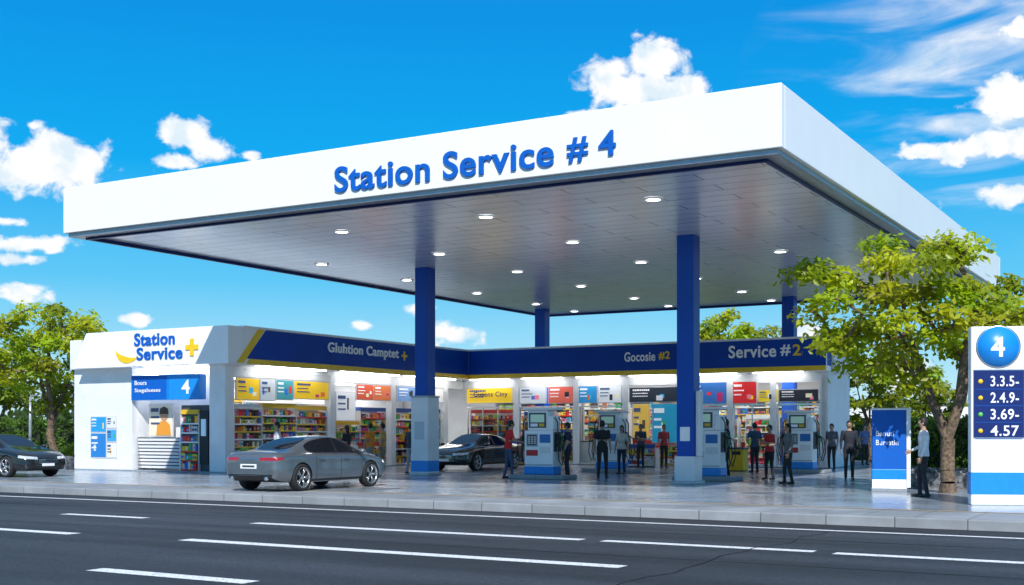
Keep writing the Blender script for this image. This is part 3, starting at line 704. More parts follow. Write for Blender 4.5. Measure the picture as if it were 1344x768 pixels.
# ------------------------------------------------------------------ people
def seg_cap(vs, fs, p0, r0, p1, r1, n=12, sq=1.):
    p0 = Vector(p0); p1 = Vector(p1); d = (p1-p0); L = d.length; d.normalize(); u = d.orthogonal().normalized(); w = d.cross(u)
    rings = []
    for k in range(4): t = math.pi/2*(1-k/4); rings.append((p0-d*r0*math.sin(t), r0*math.cos(t)))
    rings.append((p0, r0)); rings.append((p1, r1))
    for k in range(1, 5): t = math.pi/2*k/4; rings.append((p1+d*r1*math.sin(t), r1*math.cos(t)))
    base = len(vs)
    for c, r in rings:
        r = max(r, 1e-4)
        for k in range(n): t = 2*math.pi*k/n; vs.append(c+(u*math.cos(t)+w*math.sin(t))*r)
    for i in range(len(rings)-1):
        for k in range(n): k2 = (k+1) % n; fs.append((base+i*n+k, base+i*n+k2, base+(i+1)*n+k2, base+(i+1)*n+k))
    fs.append(tuple(base+k for k in reversed(range(n)))); fs.append(tuple(base+(len(rings)-1)*n+k for k in range(n)))
def seg_dist(p, a, b):
    ab = b-a; t = max(0, min(1, (p-a).dot(ab)/max(ab.length_squared, 1e-9))); return (p-(a+ab*t)).length, t
def colmat(c, rough=.8, key={}):
    k = (round(c[0], 3), round(c[1], 3), round(c[2], 3), rough)
    if k not in key: key[k] = pm('cloth_%d' % len(key), c, rough, var=.15, scale=9, bump=.25, bscale=35)
    return key[k]
def person(name, x, y, face, h=1.75, shirt=(.02, .02, .025), pants=(.02, .02, .025), hair=(.01, .008, .006), skin=(.42, .25, .17), arms='down', stride=.0, female=False, short=True, lean=0., longhair=False, shoes=(.02, .02, .02), look=0.):
    s = h/1.75; V = Vector
    sh = .185 if not female else .165; hip = .09
    le = lean
    def T(z): return V((0, le*max(0, z-.95), z))     # torso lean forward (+y)
    hipL, hipR = V((-hip, 0, .93)), V((hip, 0, .93))
    ank = {'L': V((-.10, -stride*.5, .085)), 'R': V((.105, stride*.5, .085))}
    kn = {'L': V((-.095, -stride*.18+.03, .50)), 'R': V((.10, stride*.28+.04, .50))}
    shL, shR = T(1.42)+V((-sh, 0, 0)), T(1.42)+V((sh, 0, 0))
    A = {}
    if arms == 'down': A = {'L': (V((-.235, -.03, 1.14)), V((-.235, .05, .88))), 'R': (V((.235, -.03, 1.14)), V((.24, .06, .88)))}
    elif arms == 'reach': A = {'L': (V((-.22, .16, 1.18)), V((-.12, .42, 1.18))), 'R': (V((.24, .14, 1.16)), V((.14, .40, 1.1)))}
    elif arms == 'one': A = {'L': (V((-.235, -.03, 1.14)), V((-.235, .07, .88))), 'R': (V((.24, .13, 1.18)), V((.20, .39, 1.14)))}
    elif arms == 'bent': A = {'L': (V((-.235, -.03, 1.14)), V((-.235, .07, .88))), 'R': (V((.235, .02, 1.14)), V((.20, .25, 1.02)))}
    elif arms == 'phone': A = {'L': (V((-.23, .02, 1.14)), V((-.06, .24, 1.20))), 'R': (V((.23, .02, 1.14)), V((.08, .25, 1.22)))}
    elif arms == 'hip': A = {'L': (V((-.34, -.06, 1.17)), V((-.20, .06, 1.0))), 'R': (V((.24, -.03, 1.14)), V((.245, .05, .88)))}
    segs = []   # (p0,p1,r0,r1,label)
    for S_, sx in (('L', -1), ('R', 1)):
        hp = hipL if sx < 0 else hipR
        segs += [(hp, kn[S_], .092 if not female else .095, .062, 'pants'), (kn[S_], ank[S_], .06, .045, 'pants')]
        segs += [(ank[S_]+V((0, -.035, -.042)), ank[S_]+V((sx*.02, .15, -.05)), .043, .036, 'shoe')]
        shd = shL if sx < 0 else shR; el, wr = A[S_]
        segs += [(shd, el, .060 if not female else .050, .045, 'shirt'), (el, wr, .042, .028, 'fore')]
    segs += [(T(1.44), T(1.58)+V((0, .01, 0)), .058, .055, 'skin')]
    vs, fs = [], []
    for p0, p1, r0, r1, l in segs: seg_cap(vs, fs, p0, r0, p1, r1)
    rings = [(.80, .10, .08), (.86, .150, .105), (.93, .165, .12), (1.0, .158, .115), (1.08, .143 if not female else .125, .105), (1.18, .152 if not female else .135, .11), (1.30, .172 if not female else .152, .122), (1.38, .175 if not female else .158, .112), (1.44, .145, .092), (1.485, .07, .07)]
    b0 = len(vs); n = 20
    for z, rx, ry in rings:
        c = T(z)
        for k in range(n):
            t = 2*math.pi*k/n; cx, cy = math.cos(t), math.sin(t)
            vs.append(c+V((rx*math.copysign(abs(cx)**.85, cx), ry*math.copysign(abs(cy)**.9, cy)+(.01 if female and 1.2 < z < 1.36 and cy > 0 else 0), 0)))
    for i in range(len(rings)-1):
        for k in range(n): k2 = (k+1) % n; fs.append((b0+i*n+k, b0+i*n+k2, b0+(i+1)*n+k2, b0+(i+1)*n+k))
    fs.append(tuple(b0+k for k in reversed(range(n)))); fs.append(tuple(b0+(len(rings)-1)*n+k for k in range(n)))
    me = bpy.data.meshes.new('b'); me.from_pydata([tuple(v) for v in vs], [], fs)
    tmp = bpy.data.objects.new('tmpp', me); COL.objects.link(tmp)
    rm = tmp.modifiers.new('r', 'REMESH'); rm.mode = 'VOXEL'; rm.voxel_size = .016
    sm = tmp.modifiers.new('s', 'SMOOTH'); sm.factor = .5; sm.iterations = 3
    bpy.context.view_layer.update()
    me2 = bpy.data.meshes.new_from_object(tmp.evaluated_get(bpy.context.evaluated_depsgraph_get())); bpy.data.objects.remove(tmp)
    keys = {'shirt': colmat(shirt), 'pants': colmat(pants), 'skin': colmat(skin, .5), 'shoe': colmat(shoes, .4), 'hair': colmat(hair, .6), 'white': M['white'], 'eye': M['black'], 'lip': colmat((.35, .12, .1), .5)}
    mb = MB()
    vv = [v.co.copy() for v in me2.vertices]
    groups = {}
    for p in me2.polygons:
        c = p.center; best = 9; lab = 'shirt'
        for p0, p1, r0, r1, l in segs:
            d, t = seg_dist(c, p0, p1); d -= r0+(r1-r0)*t
            if d < best:
                best = d; lab = l
                if l == 'fore': lab = 'skin' if (short or t > .93) else 'shirt'
                if l == 'shirt' and short and t > .8: lab = 'skin'
        if lab in ('pants', 'shirt') and c.z > .80:
            if abs(c.x) < .2 and c.z < 1.5 and lab == 'pants': lab = 'shirt' if c.z > .90 else 'pants'
        if lab == 'skin' and c.z < 1.47 and abs(c.x) < .15 and c.z > 1.2 and best > -.2 and (c-T(c.z)).length > .062: lab = 'shirt'
        groups.setdefault(lab, []).append(tuple(p.vertices))
    i0 = len(mb.v); mb.v += [tuple(v) for v in vv]
    for lab, fl in groups.items():
        k = mb.mi(keys[lab])
        for f in fl: mb.f.append(tuple(i0+j for j in f)); mb.m.append(k); mb.c.append((.8,)*3); mb.sm.append(True)
    # head
    hc = T(1.635)+V((0, .02, 0)); Rz = Matrix.Rotation(look, 3, 'Z')
    def hp_(v): return hc+Rz @ V(v)
    hv, hf = ellipsoid((0, 0, 0), (.076, .096, .118), 20, 16)
    out = []
    for v in hv:
        x_, y_, z_ = v
        if z_ < -.02: k = 1-.28*((-.02-z_)/.1); x_ *= k; y_ = y_*k+.012*((-.02-z_)/.1)
        out.append(hp_((x_, y_, z_)))
    mb.mesh(out, hf, keys['skin'])
    mb.mesh([hp_(v) for v in [(-.011, .088, .015), (.011, .088, .015), (-.017, .088, -.028), (.017, .088, -.028), (0, .118, -.024), (0, .096, .02)]], [(0, 2, 4, 5), (1, 5, 4, 3), (2, 3, 4)], keys['skin'])
    for sx in (-1, 1):
        v_, f_ = ellipsoid((sx*.030, .083, .008), (.014, .010, .008), 10, 6); mb.mesh([hp_(q) for q in v_], f_, 'white')
        v_, f_ = ellipsoid((sx*.030, .0905, .008), (.006, .005, .006), 8, 6); mb.mesh([hp_(q) for q in v_], f_, keys['eye'])
        v_, f_ = ellipsoid((sx*.032, .088, .027), (.018, .006, .004), 8, 6); mb.mesh([hp_(q) for q in v_], f_, keys['hair'])
        v_, f_ = ellipsoid((sx*.077, -.004, -.005), (.010, .02, .032), 8, 8); mb.mesh([hp_(q) for q in v_], f_, keys['skin'])
    v_, f_ = ellipsoid((0, .082, -.052), (.024, .010, .008), 10, 6); mb.mesh([hp_(q) for q in v_], f_, keys['lip'])
    hv, hf = ellipsoid((0, -.010, .016), (.085, .100, .118), 20, 16); keep = []
    for f in hf:
        c = sum((V(hv[i]) for i in f), V())/len(f)
        lim = .055 if c.y > .045 else (.0 if c.y > -.01 else -.07)
        if c.z > lim: keep.append(f)
    mb.mesh([hp_((v[0]*(1+.03*math.sin(9*v[2]*50)), v[1], v[2]+.004)) for v in hv], keep, keys['hair'])
    if longhair:
        v_, f_ = ellipsoid((0, -.055, -.09), (.082, .05, .16), 14, 10); mb.mesh([hp_(q) for q in v_], f_, keys['hair'])
    # hands
    for S_, sx in (('L', -1), ('R', 1)):
        el, wr = A[S_]; d = (wr-el).normalized(); nrm = V((-sx, 0, 0)); nrm = (nrm-d*nrm.dot(d)).normalized()
        sd = d.cross(nrm)*sx
        if sd.y < 0 and abs(d.z) > .5: sd = -sd
        pv, pf = ellipsoid((0, 0, 0), (.041, .016, .052), 12, 8)
        pc = wr+d*.05; mb.mesh([pc+sd*q[0]+nrm*q[1]+d*q[2] for q in pv], pf, keys['skin'])
        for i, L in enumerate((.070, .078, .072, .056)):
            r0 = wr+d*.088+sd*(.030-.020*i); k1 = r0+(d*.93+nrm*.25).normalized()*L*.45; k2 = k1+(d*.75+nrm*.62).normalized()*L*.32; k3 = k2+(d*.45+nrm*.85).normalized()*L*.25
            mb.tube([r0-d*.015, r0, k1, k2, k3], [.009, .0092, .0085, .008, .006], keys['skin'], 6)
        t0 = wr+d*.035+sd*.032; t1 = t0+(d*.6+sd*.7+nrm*.25).normalized()*.035; t2 = t1+(d*.85+sd*.3+nrm*.4).normalized()*.03
        mb.tube([t0-sd*.01, t0, t1, t2], [.011, .012, .010, .007], keys['skin'], 6)
    o = mb.obj(name); o.location = (x, y, 0.003); o.rotation_euler = (0, 0, face); o.scale = (s, s, s)
    return o
D = math.radians
blk = (.02, .021, .026); nav = (.015, .025, .06); jean = (.05, .09, .17); khaki = (.25, .2, .13)
def P(*a, **k): person(*a, **k)
P('man', -7.25, 37.4, D(100), shirt=(.55, .56, .58), pants=blk)
P('woman', -5.7, 41.8, D(60), 1.66, shirt=blk, pants=blk, female=True, longhair=True, arms='phone')
P('man', -5.07, 43.3, D(50), shirt=(.8, .25, .02), pants=(.3, .27, .22), arms='one')
P('man', -4.72, 44.2, D(80), shirt=(.6, .35, .1), pants=khaki)
P('man', -3.5, 41.8, D(-40), 1.72, shirt=(.04, .05, .08), pants=(.35, .36, .4), short=False, stride=.2)
P('man', -.12, 37.6, D(-80), 1.8, shirt=(.7, .02, .02), pants=jean, arms='reach', lean=.12, stride=.2)
P('man', 1.72, 37.2, D(75), 1.74, shirt=nav, pants=blk, arms='one', stride=.12, shoes=(.3, .3, .3))
P('man', 2.82, 37.8, D(-15), 1.8, shirt=(.018, .018, .02), pants=blk, stride=.22, arms='down')
P('woman', 3.75, 41.3, D(150), 1.66, shirt=(.6, .55, .5), pants=nav, female=True, longhair=True)
P('man', 5.15, 48.4, D(150), 1.74, shirt=(.05, .06, .09), pants=blk, arms='phone')
P('man', 6.1, 48.6, D(200), 1.72, shirt=(.45, .05, .05), pants=blk)
P('man', 6.62, 37.4, D(85), 1.84, shirt=blk, pants=blk, arms='one', stride=.15, short=False)
P('man', 8.67, 43.2, D(20), 1.76, shirt=(.03, .07, .12), pants=blk, arms='hip')
P('woman', 7.84, 36.8, D(120), 1.66, shirt=(.65, .03, .03), pants=blk, female=True, arms='phone', stride=.1)
P('woman', 7.72, 33.8, D(95), 1.68, shirt=(.13, .14, .15), pants=blk, female=True, longhair=True, short=False, arms='one', stride=.16)
P('man', 12.0, 45.4, D(140), 1.74, shirt=(.1, .12, .16), pants=blk)
P('man', 10.2, 36.6, D(170), 1.78, shirt=(.018, .022, .035), pants=blk, short=False, arms='down', stride=.1)
P('man', 15.3, 52.5, D(190), 1.74, shirt=(.1, .15, .3), pants=blk)
P('man', 9.22, 27.1, D(75), 1.78, shirt=(.72, .73, .75), pants=blk, short=False, arms='bent', stride=.14)
P('woman', 7.0, 47.6, D(10), 1.66, shirt=(.3, .05, .25), pants=jean, female=True, longhair=True)
P('man', *W(-31.3, 38.3), D(-120), 1.76, shirt=(.1, .2, .5), pants=blk); P('woman', *W(-31.6, 43.1), D(-100), 1.66, shirt=(.6, .5, .1), pants=jean, female=True, longhair=True); P('man', *W(-22.8, 48.6), D(160), 1.76, shirt=(.6, .62, .65), pants=blk)

# ------------------------------------------------------------------ trees & hedges
def tree(name, x, y, h, crown, nclump, nleaf, leaf, tr, seed, forkz=1.2, clr=.55, bright=1., stems=3, sep=.95):
    rnd = random.Random(seed); cx, cy, cz, rx, ry, rz = crown
    e = empty(name, x, y, 0, 0)
    clumps = []
    tries = 0
    while len(clumps) < nclump and tries < 20000:
        tries += 1
        p = Vector((rnd.uniform(-1, 1), rnd.uniform(-1, 1), rnd.uniform(-1, 1)))
        l = p.length
        if l > 1 or l < .45: continue
        if rnd.random() > .3+.7*l: continue
        lump = 1+.18*math.sin(3.1*math.atan2(p.y, p.x)+seed)+.12*math.sin(7*p.z+seed)
        q = Vector((cx+p.x*rx*lump, cy+p.y*ry*lump, cz+p.z*rz*(1+.1*math.sin(5*p.x+seed))))
        if q.z < forkz+.3: continue
        if any((q-c).length < clr*sep for c in clumps): continue
        clumps.append(q)
    nodes = [(Vector((0, 0, -.1)), -1)]; k = 0
    steps = 5
    jx, jy = rnd.uniform(-.1, .1), rnd.uniform(-.1, .1)
    for i in range(1, steps+1):
        z = forkz*i/steps; nodes.append((Vector((jx*math.sin(i*1.1), jy*math.sin(i*.9+1), z)), len(nodes)-1))
    fork = len(nodes)-1
    for sN in range(stems):
        t = 2*math.pi*(sN+rnd.random()*.4)/stems; par = fork; tgt = Vector((cx+math.cos(t)*rx*.45, cy+math.sin(t)*ry*.45, cz+rz*.1)); st_ = nodes[fork][0]
        for i in range(1, 5):
            q = st_.lerp(tgt, i/4)+Vector((rnd.uniform(-.1, .1), rnd.uniform(-.1, .1), .12*math.sin(i/4*math.pi))); nodes.append((q, par)); par = len(nodes)-1
    for c in sorted(clumps, key=lambda c: (c-Vector((cx*.5, cy*.5, forkz))).length):
        bi = min(range(fork, len(nodes)), key=lambda i: (nodes[i][0]-c).length+.5*max(0, nodes[i][0].z-c.z)); st_ = nodes[bi][0]; par = bi; L = (c-st_).length
        ns = max(2, int(L/.35))
        for i in range(1, ns+1):
            t = i/ns; q = st_.lerp(c, t)+Vector((rnd.uniform(-1, 1), rnd.uniform(-1, 1), rnd.uniform(-.4, 1)))*.07*L*math.sin(math.pi*t); nodes.append((q, par)); par = len(nodes)-1
    cnt = [0.]*len(nodes); kids = [0]*len(nodes)
    for i, (p, par) in enumerate(nodes):
        if par >= 0: kids[par] += 1
    for i in range(len(nodes)-1, -1, -1):
        if kids[i] == 0: cnt[i] += 1
        if nodes[i][1] >= 0: cnt[nodes[i][1]] += cnt[i]
    tot = cnt[0]; mb = MB()
    rad = [tr*(c/tot)**.48 for c in cnt]
    for i, (p, par) in enumerate(nodes):
        if par < 0: continue
        r0 = rad[par]; r1 = rad[i]
        if par > fork and r0 > r1*1.35: r0 = r1*1.25
        if par <= fork: r0 = rad[par] if i <= fork else rad[i]*1.3
        if par == 0: r0 = tr*1.45
        n = 9 if r0 > .04 else 5
        mb.tube([nodes[par][0], p], [max(.006, r0), max(.005, r1)], 'bark', n, cap=False)
    mb.obj('trunk_and_limbs', e)
    mb = MB(); k = mb.mi('leaf')
    for c in clumps:
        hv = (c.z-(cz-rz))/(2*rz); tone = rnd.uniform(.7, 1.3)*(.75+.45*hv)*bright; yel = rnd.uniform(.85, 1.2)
        sx = clr*rnd.uniform(.75, 1.25); sz = clr*rnd.uniform(.4, .62)
        for j in range(int(nleaf*rnd.uniform(.7, 1.3))):
            d = Vector((rnd.gauss(0, 1), rnd.gauss(0, 1), rnd.gauss(0, 1))).normalized()*rnd.random()**.4
            if rnd.random() < .12: d *= rnd.uniform(1.1, 1.5)
            p = c+Vector((d.x*sx, d.y*sx, d.z*sz-.25*sz*(d.x**2+d.y**2)))
            ax = Vector((rnd.uniform(-1, 1), rnd.uniform(-1, 1), rnd.uniform(-.9, .3))).normalized(); nn = Vector((rnd.uniform(-.8, .8), rnd.uniform(-1.5, .1), 1)); w = ax.cross(nn)
            if w.length < .05: continue
            w.normalize(); L = leaf*rnd.uniform(.7, 1.3); wd = L*.26; f = tone*rnd.uniform(.75, 1.25)
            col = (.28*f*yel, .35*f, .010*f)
            i0 = len(mb.v); m_ = p+ax*L*.5
            up = w.cross(ax)*L*.08
            mb.v += [tuple(p), tuple(m_+w*wd-up), tuple(p+ax*L-up), tuple(m_-w*wd-up)]
            mb.f.append((i0, i0+1, i0+2, i0+3)); mb.m.append(k); mb.c.append(col); mb.sm.append(False)
    mb.obj('crown', e)
    return e
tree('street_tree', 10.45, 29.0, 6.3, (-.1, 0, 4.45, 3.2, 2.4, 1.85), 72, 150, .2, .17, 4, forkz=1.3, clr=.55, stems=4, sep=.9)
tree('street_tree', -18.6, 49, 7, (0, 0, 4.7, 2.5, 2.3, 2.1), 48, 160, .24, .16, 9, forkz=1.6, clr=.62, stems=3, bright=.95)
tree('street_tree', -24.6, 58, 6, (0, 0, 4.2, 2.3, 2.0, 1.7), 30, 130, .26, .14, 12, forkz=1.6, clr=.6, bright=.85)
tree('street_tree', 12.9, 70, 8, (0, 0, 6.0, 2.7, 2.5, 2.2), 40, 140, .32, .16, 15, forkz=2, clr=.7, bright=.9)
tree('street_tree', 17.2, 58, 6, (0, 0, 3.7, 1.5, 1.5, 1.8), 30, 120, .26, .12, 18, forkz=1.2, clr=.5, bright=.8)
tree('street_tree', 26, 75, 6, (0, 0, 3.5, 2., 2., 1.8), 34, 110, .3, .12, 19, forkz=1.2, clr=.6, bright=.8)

def hedge(name, x, y, L, Wd, z0, z1, rot, n, seed, leaf=.1, bright=1.3):
    rnd = random.Random(seed); mb = MB(); e = None
    mb.box(-L/2+.12, L/2-.12, -Wd/2+.12, Wd/2-.12, z0, z1-.12, 'col', (.01, .02, .005)); k = mb.mi('leaf')
    for j in range(n):
        face = rnd.random()
        u, v = rnd.uniform(-.5, .5), rnd.random()
        if face < .45: p = Vector((u*L, -Wd/2, z0+(z1-z0)*v))
        elif face < .75: p = Vector((u*L, rnd.uniform(-.5, .5)*Wd, z1))
        elif face < .85: p = Vector((u*L, Wd/2, z0+(z1-z0)*v))
        else: p = Vector((rnd.choice((-.5, .5))*L, rnd.uniform(-.5, .5)*Wd, z0+(z1-z0)*v))
        bump = .07*math.sin(p.x*5+seed)+.06*math.sin(p.x*11+p.z*7)+rnd.uniform(-.1, .08)
        p += Vector((0, -bump if face < .45 else 0, bump if .45 <= face < .75 else 0))
        ax = Vector((rnd.uniform(-1, 1), rnd.uniform(-1, 1), rnd.uniform(-1, 1))).normalized(); w = ax.orthogonal().normalized(); Lf = leaf*rnd.uniform(.7, 1.3)
        f = bright*rnd.uniform(.5, 1.3)*(1+.35*math.sin(p.x*4+p.z*3)); i0 = len(mb.v)
        mb.v += [tuple(p), tuple(p+ax*Lf*.5+w*Lf*.3), tuple(p+ax*Lf), tuple(p+ax*Lf*.5-w*Lf*.3)]; mb.f.append((i0, i0+1, i0+2, i0+3)); mb.m.append(k); mb.c.append((.07*f, .13*f, .018*f)); mb.sm.append(False)
    o = mb.obj(name); o.location = (x, y, 0); o.rotation_euler = (0, 0, rot); return o
hedge('hedge', 12.4, 33.2, 3.2, 1.1, .1, 1.7, ANG, 9000, 1)
hedge('hedge', -23.5, 56, 10, 1.2, 0, 1.9, 0, 8000, 2, .16)
hedge('hedge', 23, 62, 16, 1.5, 0, 1.9, 0, 7000, 3, .2)
mb = MB(); rr = random.Random(4)
mb.box(-1.5, 1.4, -.7, .5, 0, .42, 'stone')
for i in range(420):
    px, py = rr.uniform(-1.45, 1.35), rr.uniform(-.75, .4); pz = .42+rr.uniform(-.02, .08) if py > -.62 else rr.uniform(.03, .45)
    r_ = rr.uniform(.04, .1); v_, f_ = ellipsoid((px, py, pz), (r_, r_*rr.uniform(.7, 1), r_*.7), 7, 5); mb.mesh(v_, f_, 'stone', smooth=False)
o = mb.obj('stone_planter'); o.location = (11.7, 31.2, 0); o.rotation_euler = (0, 0, ANG)
e = empty('potted_plant', *W(-37.9, 31.6), 0); mb = MB()
mb.revolve([(.0, 0), (.2, 0), (.28, .5), (.3, .52), (.26, .52), (.0, .46)], (0, 0, 0), (0, 0, 1), 'stone', 20); mb.obj('pot', e)
rr = random.Random(8); mb = MB(); k = mb.mi('leaf')
for i in range(260):
    d = Vector((rr.gauss(0, 1), rr.gauss(0, 1), abs(rr.gauss(0, 1.2)))).normalized(); p = Vector((0, 0, .5))+d*rr.uniform(.05, .4); ax = (d+Vector((0, 0, .3))).normalized(); w = ax.orthogonal().normalized(); L = .18
    i0 = len(mb.v); mb.v += [tuple(p), tuple(p+ax*L*.5+w*.04), tuple(p+ax*L), tuple(p+ax*L*.5-w*.04)]; mb.f.append((i0, i0+1, i0+2, i0+3)); mb.m.append(k); f = rr.uniform(.5, 1.2); mb.c.append((.07*f, .13*f, .02*f)); mb.sm.append(False)
mb.obj('leaves', e)
def belt(name, x0, x1, y, zt, seed):
    rnd = random.Random(seed); mb = MB(); k = mb.mi('leaf'); x = x0
    while x < x1:
        r = rnd.uniform(2.5, 5); hh = zt*rnd.uniform(.6, 1.1); cc = Vector((x, y+rnd.uniform(-6, 6), hh*.5))
        for j in range(260):
            d = Vector((rnd.gauss(0, 1), rnd.gauss(0, 1), rnd.gauss(0, 1))).normalized()*rnd.uniform(.75, 1.05)
            p = cc+Vector((d.x*r, d.y*r, d.z*hh*.55)); 
            if p.z < 0: continue
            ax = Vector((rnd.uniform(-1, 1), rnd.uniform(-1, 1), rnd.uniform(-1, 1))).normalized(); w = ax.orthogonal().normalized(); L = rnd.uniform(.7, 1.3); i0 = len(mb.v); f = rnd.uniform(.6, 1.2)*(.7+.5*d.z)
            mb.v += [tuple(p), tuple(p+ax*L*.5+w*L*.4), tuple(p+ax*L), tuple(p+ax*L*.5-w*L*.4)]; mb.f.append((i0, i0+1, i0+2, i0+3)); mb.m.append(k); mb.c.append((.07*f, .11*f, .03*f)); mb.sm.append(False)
        x += r*1.1
    return mb.obj(name)
belt('distant_trees', -110, 110, 150, 4.5, 5)
e = empty('warehouse', 38, 98, 0, math.radians(-6)); mb = MB()
mb.box(-11, 11, 0, 12, 0, 3.6, 'wall'); mb.box(-11.2, 11.2, -.2, 12.2, 3.6, 4.0, 'grey')
for i in range(9): mb.box(-10+2.3*i, -8.4+2.3*i, -.04, .1, 1.4, 2.5, 'cglass'); mb.box(-10.1+2.3*i, -8.3+2.3*i, -.07, .1, 1.3, 1.4, 'white')
mb.obj('building_shell', e)
def lamp_post(x, y, h):
    e = empty('street_lamp', x, y, 0); mb = MB(); mb.tube([(0, 0, 0), (0, 0, h*.6), (0, 0, h)], [.09, .07, .05], 'grey', 8); mb.tube([(0, 0, h), (.5, 0, h+.15), (1.2, 0, h+.2)], [.04, .035, .03], 'grey', 6); mb.box(1.0, 1.6, -.12, .12, h+.15, h+.25, 'grey'); mb.obj('post', e)
lamp_post(-21.5, 54, 3.0)

# ------------------------------------------------------------------ world, sun, camera
AZ = (.05, -1.0); EL = math.radians(40)
sd = Vector((AZ[0]*math.cos(EL), AZ[1]*math.cos(EL), math.sin(EL))).normalized()
sun = bpy.data.lights.new('sun', 'SUN'); sun.energy = 5.0; sun.angle = math.radians(.5); sun.color = (1, .965, .91)
so = bpy.data.objects.new('sun', sun); COL.objects.link(so); so.rotation_euler = (-sd).to_track_quat('-Z', 'Y').to_euler()
wd = bpy.data.worlds.new('World'); scn.world = wd; wd.use_nodes = True; nt = wd.node_tree; nd = nt.nodes; ln = nt.links
bg = nd['Background']; STR = .13; bg.inputs['Strength'].default_value = STR
sky = nd.new('ShaderNodeTexSky'); sky.sky_type = 'NISHITA'; sky.sun_disc = False; sky.sun_elevation = EL; sky.sun_rotation = math.atan2(AZ[0], AZ[1])
tc = nd.new('ShaderNodeTexCoord'); sp = nd.new('ShaderNodeSeparateXYZ'); ln.new(tc.outputs['Generated'], sp.inputs[0])
rp = nd.new('ShaderNodeValToRGB'); cr = rp.color_ramp
cr.elements[0].position = 0; cr.elements[0].color = (.70, .90, .98, 1); cr.elements[1].position = 1; cr.elements[1].color = (.36, .5, .72, 1)
for p_, c_ in ((.05, (.40, .78, .96)), (.12, (.11, .58, .94)), (.21, (.0, .41, .90)), (.33, (.0, .29, .79)), (.45, (.06, .30, .7))):
    el = cr.elements.new(p_); el.color = (*c_, 1)
ln.new(sp.outputs['Z'], rp.inputs[0])
sc = nd.new('ShaderNodeVectorMath'); sc.operation = 'SCALE'; sc.inputs['Scale'].default_value = 1/STR; ln.new(rp.outputs[0], sc.inputs[0])
mx = nd.new('ShaderNodeMix'); mx.data_type = 'RGBA'; mx.inputs[0].default_value = .98; ln.new(sky.outputs[0], mx.inputs[6]); ln.new(sc.outputs[0], mx.inputs[7])
def math_(op, a, b=None, clamp=False):
    m = nd.new('ShaderNodeMath'); m.operation = op; m.use_clamp = clamp
    for i, q in enumerate((a, b)):
        if q is None: continue
        if isinstance(q, (int, float)): m.inputs[i].default_value = q
        else: ln.new(q, m.inputs[i])
    return m.outputs[0]
def dirn(u, v): return Vector(((u-672)/1588, 1, (565-v)/1588)).normalized()
blobs = [(835, 118, 86, 34, 1.15), (860, 84, 44, 34, 1.2), (800, 98, 42, 28, 1.15), (900, 112, 36, 28, 1.1), (750, 148, 46, 8, .7),
         (60, 226, 92, 28, 1.15), (35, 204, 54, 32, 1.15), (108, 212, 48, 30, 1.15), (70, 188, 38, 24, 1.05), (0, 172, 26, 24, .9), (240, 174, 40, 20, 1.15), (275, 196, 32, 22, 1.15), (238, 212, 26, 12, .9), (45, 165, 14, 10, .7),
         (1290, 190, 92, 22, 1.05), (1335, 130, 50, 32, 1.15), (1200, 198, 60, 14, .9), (1310, 255, 70, 15, .8), (1345, 40, 40, 24, .7),
         (35, 320, 60, 12, .9), (25, 342, 50, 10, .7), (28, 385, 36, 16, .95), (180, 420, 30, 9, .8), (590, 440, 38, 20, 1), (560, 405, 26, 12, .7), (475, 428, 24, 10, .85), (328, 205, 16, 7, .8), (1050, 440, 50, 20, .8), (1190, 500, 60, 30, .9), (20, 490, 60, 16, .8), (10, 292, 30, 7, .7)]
acc = None
for (u, v, ru, rv, s_) in blobs:
    d = dirn(u, v)
    sub = nd.new('ShaderNodeVectorMath'); sub.operation = 'SUBTRACT'; sub.inputs[1].default_value = d; ln.new(tc.outputs['Generated'], sub.inputs[0])
    mu = nd.new('ShaderNodeVectorMath'); mu.operation = 'MULTIPLY'; mu.inputs[1].default_value = (1588/ru, 1588/ru*.5, 1588/rv); ln.new(sub.outputs[0], mu.inputs[0])
    le = nd.new('ShaderNodeVectorMath'); le.operation = 'LENGTH'; ln.new(mu.outputs[0], le.inputs[0])
    m = math_('MULTIPLY', math_('SUBTRACT', 1.25, le.outputs['Value']), s_)
    acc = m if acc is None else math_('MAXIMUM', acc, m)
acc = math_('MAXIMUM', acc, -1.)
n1 = nd.new('ShaderNodeTexNoise'); n1.inputs['Scale'].default_value = 36; n1.inputs['Detail'].default_value = 9; n1.inputs['Roughness'].default_value = .56; n1.inputs['Distortion'].default_value = .25
mp = nd.new('ShaderNodeMapping'); mp.inputs['Scale'].default_value = (1, 1, 1.3); ln.new(tc.outputs['Generated'], mp.inputs[0]); ln.new(mp.outputs[0], n1.inputs['Vector'])
nz = math_('MULTIPLY', math_('SUBTRACT', n1.outputs['Fac'], .5), 2.8)
dens = math_('ADD', math_('SUBTRACT', acc, .35), nz)
sm = nd.new('ShaderNodeMapRange'); sm.interpolation_type = 'SMOOTHSTEP'; sm.inputs[1].default_value = -.05; sm.inputs[2].default_value = .45; ln.new(dens, sm.inputs[0])
mp2 = nd.new('ShaderNodeMapping'); mp2.inputs['Scale'].default_value = (4, 4, 20); mp2.inputs['Rotation'].default_value = (0, math.radians(14), 0); ln.new(tc.outputs['Generated'], mp2.inputs[0])
n2 = nd.new('ShaderNodeTexNoise'); n2.inputs['Scale'].default_value = 1.6; n2.inputs['Detail'].default_value = 7; n2.inputs['Roughness'].default_value = .52; n2.inputs['Distortion'].default_value = .9; ln.new(mp2.outputs[0], n2.inputs['Vector'])
d = dirn(1290, 100); sub = nd.new('ShaderNodeVectorMath'); sub.operation = 'SUBTRACT'; sub.inputs[1].default_value = d; ln.new(tc.outputs['Generated'], sub.inputs[0])
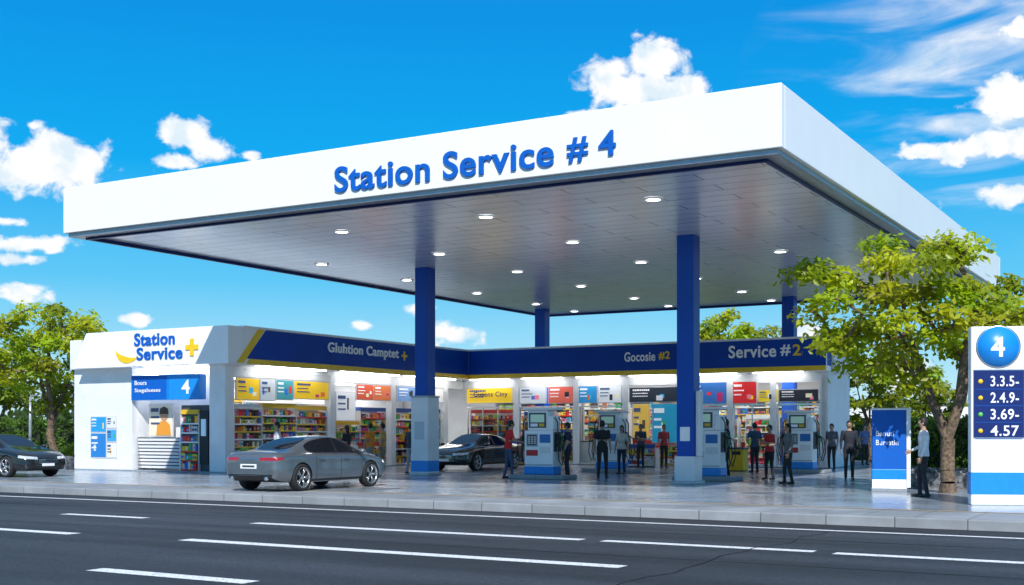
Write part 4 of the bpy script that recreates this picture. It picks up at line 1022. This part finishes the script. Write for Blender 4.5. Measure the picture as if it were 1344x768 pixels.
mu = nd.new('ShaderNodeVectorMath'); mu.operation = 'MULTIPLY'; mu.inputs[1].default_value = (7., 2, 9.); ln.new(sub.outputs[0], mu.inputs[0]); le = nd.new('ShaderNodeVectorMath'); le.operation = 'LENGTH'; ln.new(mu.outputs[0], le.inputs[0])
reg = math_('MAXIMUM', math_('SUBTRACT', 1.25, le.outputs['Value']), .0, True)
ci = nd.new('ShaderNodeMapRange'); ci.interpolation_type = 'SMOOTHSTEP'; ci.inputs[1].default_value = .42; ci.inputs[2].default_value = .78; ln.new(n2.outputs['Fac'], ci.inputs[0])
cir = math_('MULTIPLY', ci.outputs[0], math_('MULTIPLY', reg, 1.1, True))
low = nd.new('ShaderNodeMapRange'); low.inputs[1].default_value = -.01; low.inputs[2].default_value = .02; ln.new(sp.outputs['Z'], low.inputs[0])
mask = math_('MULTIPLY', math_('MAXIMUM', sm.outputs[0], cir), low.outputs[0])
n3 = nd.new('ShaderNodeTexNoise'); n3.inputs['Scale'].default_value = 42; n3.inputs['Detail'].default_value = 6; mp3 = nd.new('ShaderNodeMapping'); mp3.inputs['Location'].default_value = (0, 0, .012); ln.new(tc.outputs['Generated'], mp3.inputs[0]); ln.new(mp3.outputs[0], n3.inputs['Vector'])
shr = nd.new('ShaderNodeValToRGB'); shr.color_ramp.elements[0].position = .38; shr.color_ramp.elements[0].color = (.74, .86, .95, 1); shr.color_ramp.elements[1].position = .52; shr.color_ramp.elements[1].color = (1.0, 1.0, 1.0, 1); ln.new(n3.outputs['Fac'], shr.inputs[0])
sc2 = nd.new('ShaderNodeVectorMath'); sc2.operation = 'SCALE'; sc2.inputs['Scale'].default_value = 1.03/STR; ln.new(shr.outputs[0], sc2.inputs[0])
mx2 = nd.new('ShaderNodeMix'); mx2.data_type = 'RGBA'; ln.new(mask, mx2.inputs[0]); ln.new(mx.outputs[2], mx2.inputs[6]); ln.new(sc2.outputs[0], mx2.inputs[7])
ln.new(mx2.outputs[2], bg.inputs['Color'])

cam = bpy.data.cameras.new('camera'); co = bpy.data.objects.new('camera', cam); COL.objects.link(co)
co.location = (0, 0, 1.5); co.rotation_euler = (math.pi/2, 0, 0); cam.lens = 1588/1344*36; cam.sensor_width = 36; cam.shift_y = (565-384)/1344; cam.clip_end = 5000; cam.clip_start = .1
scn.camera = co
scn.view_settings.view_transform = 'Standard'; scn.view_settings.look = 'None'; scn.view_settings.exposure = 0
print('polys', sum(len(o.data.polygons) for o in bpy.data.objects if o.type == 'MESH'))
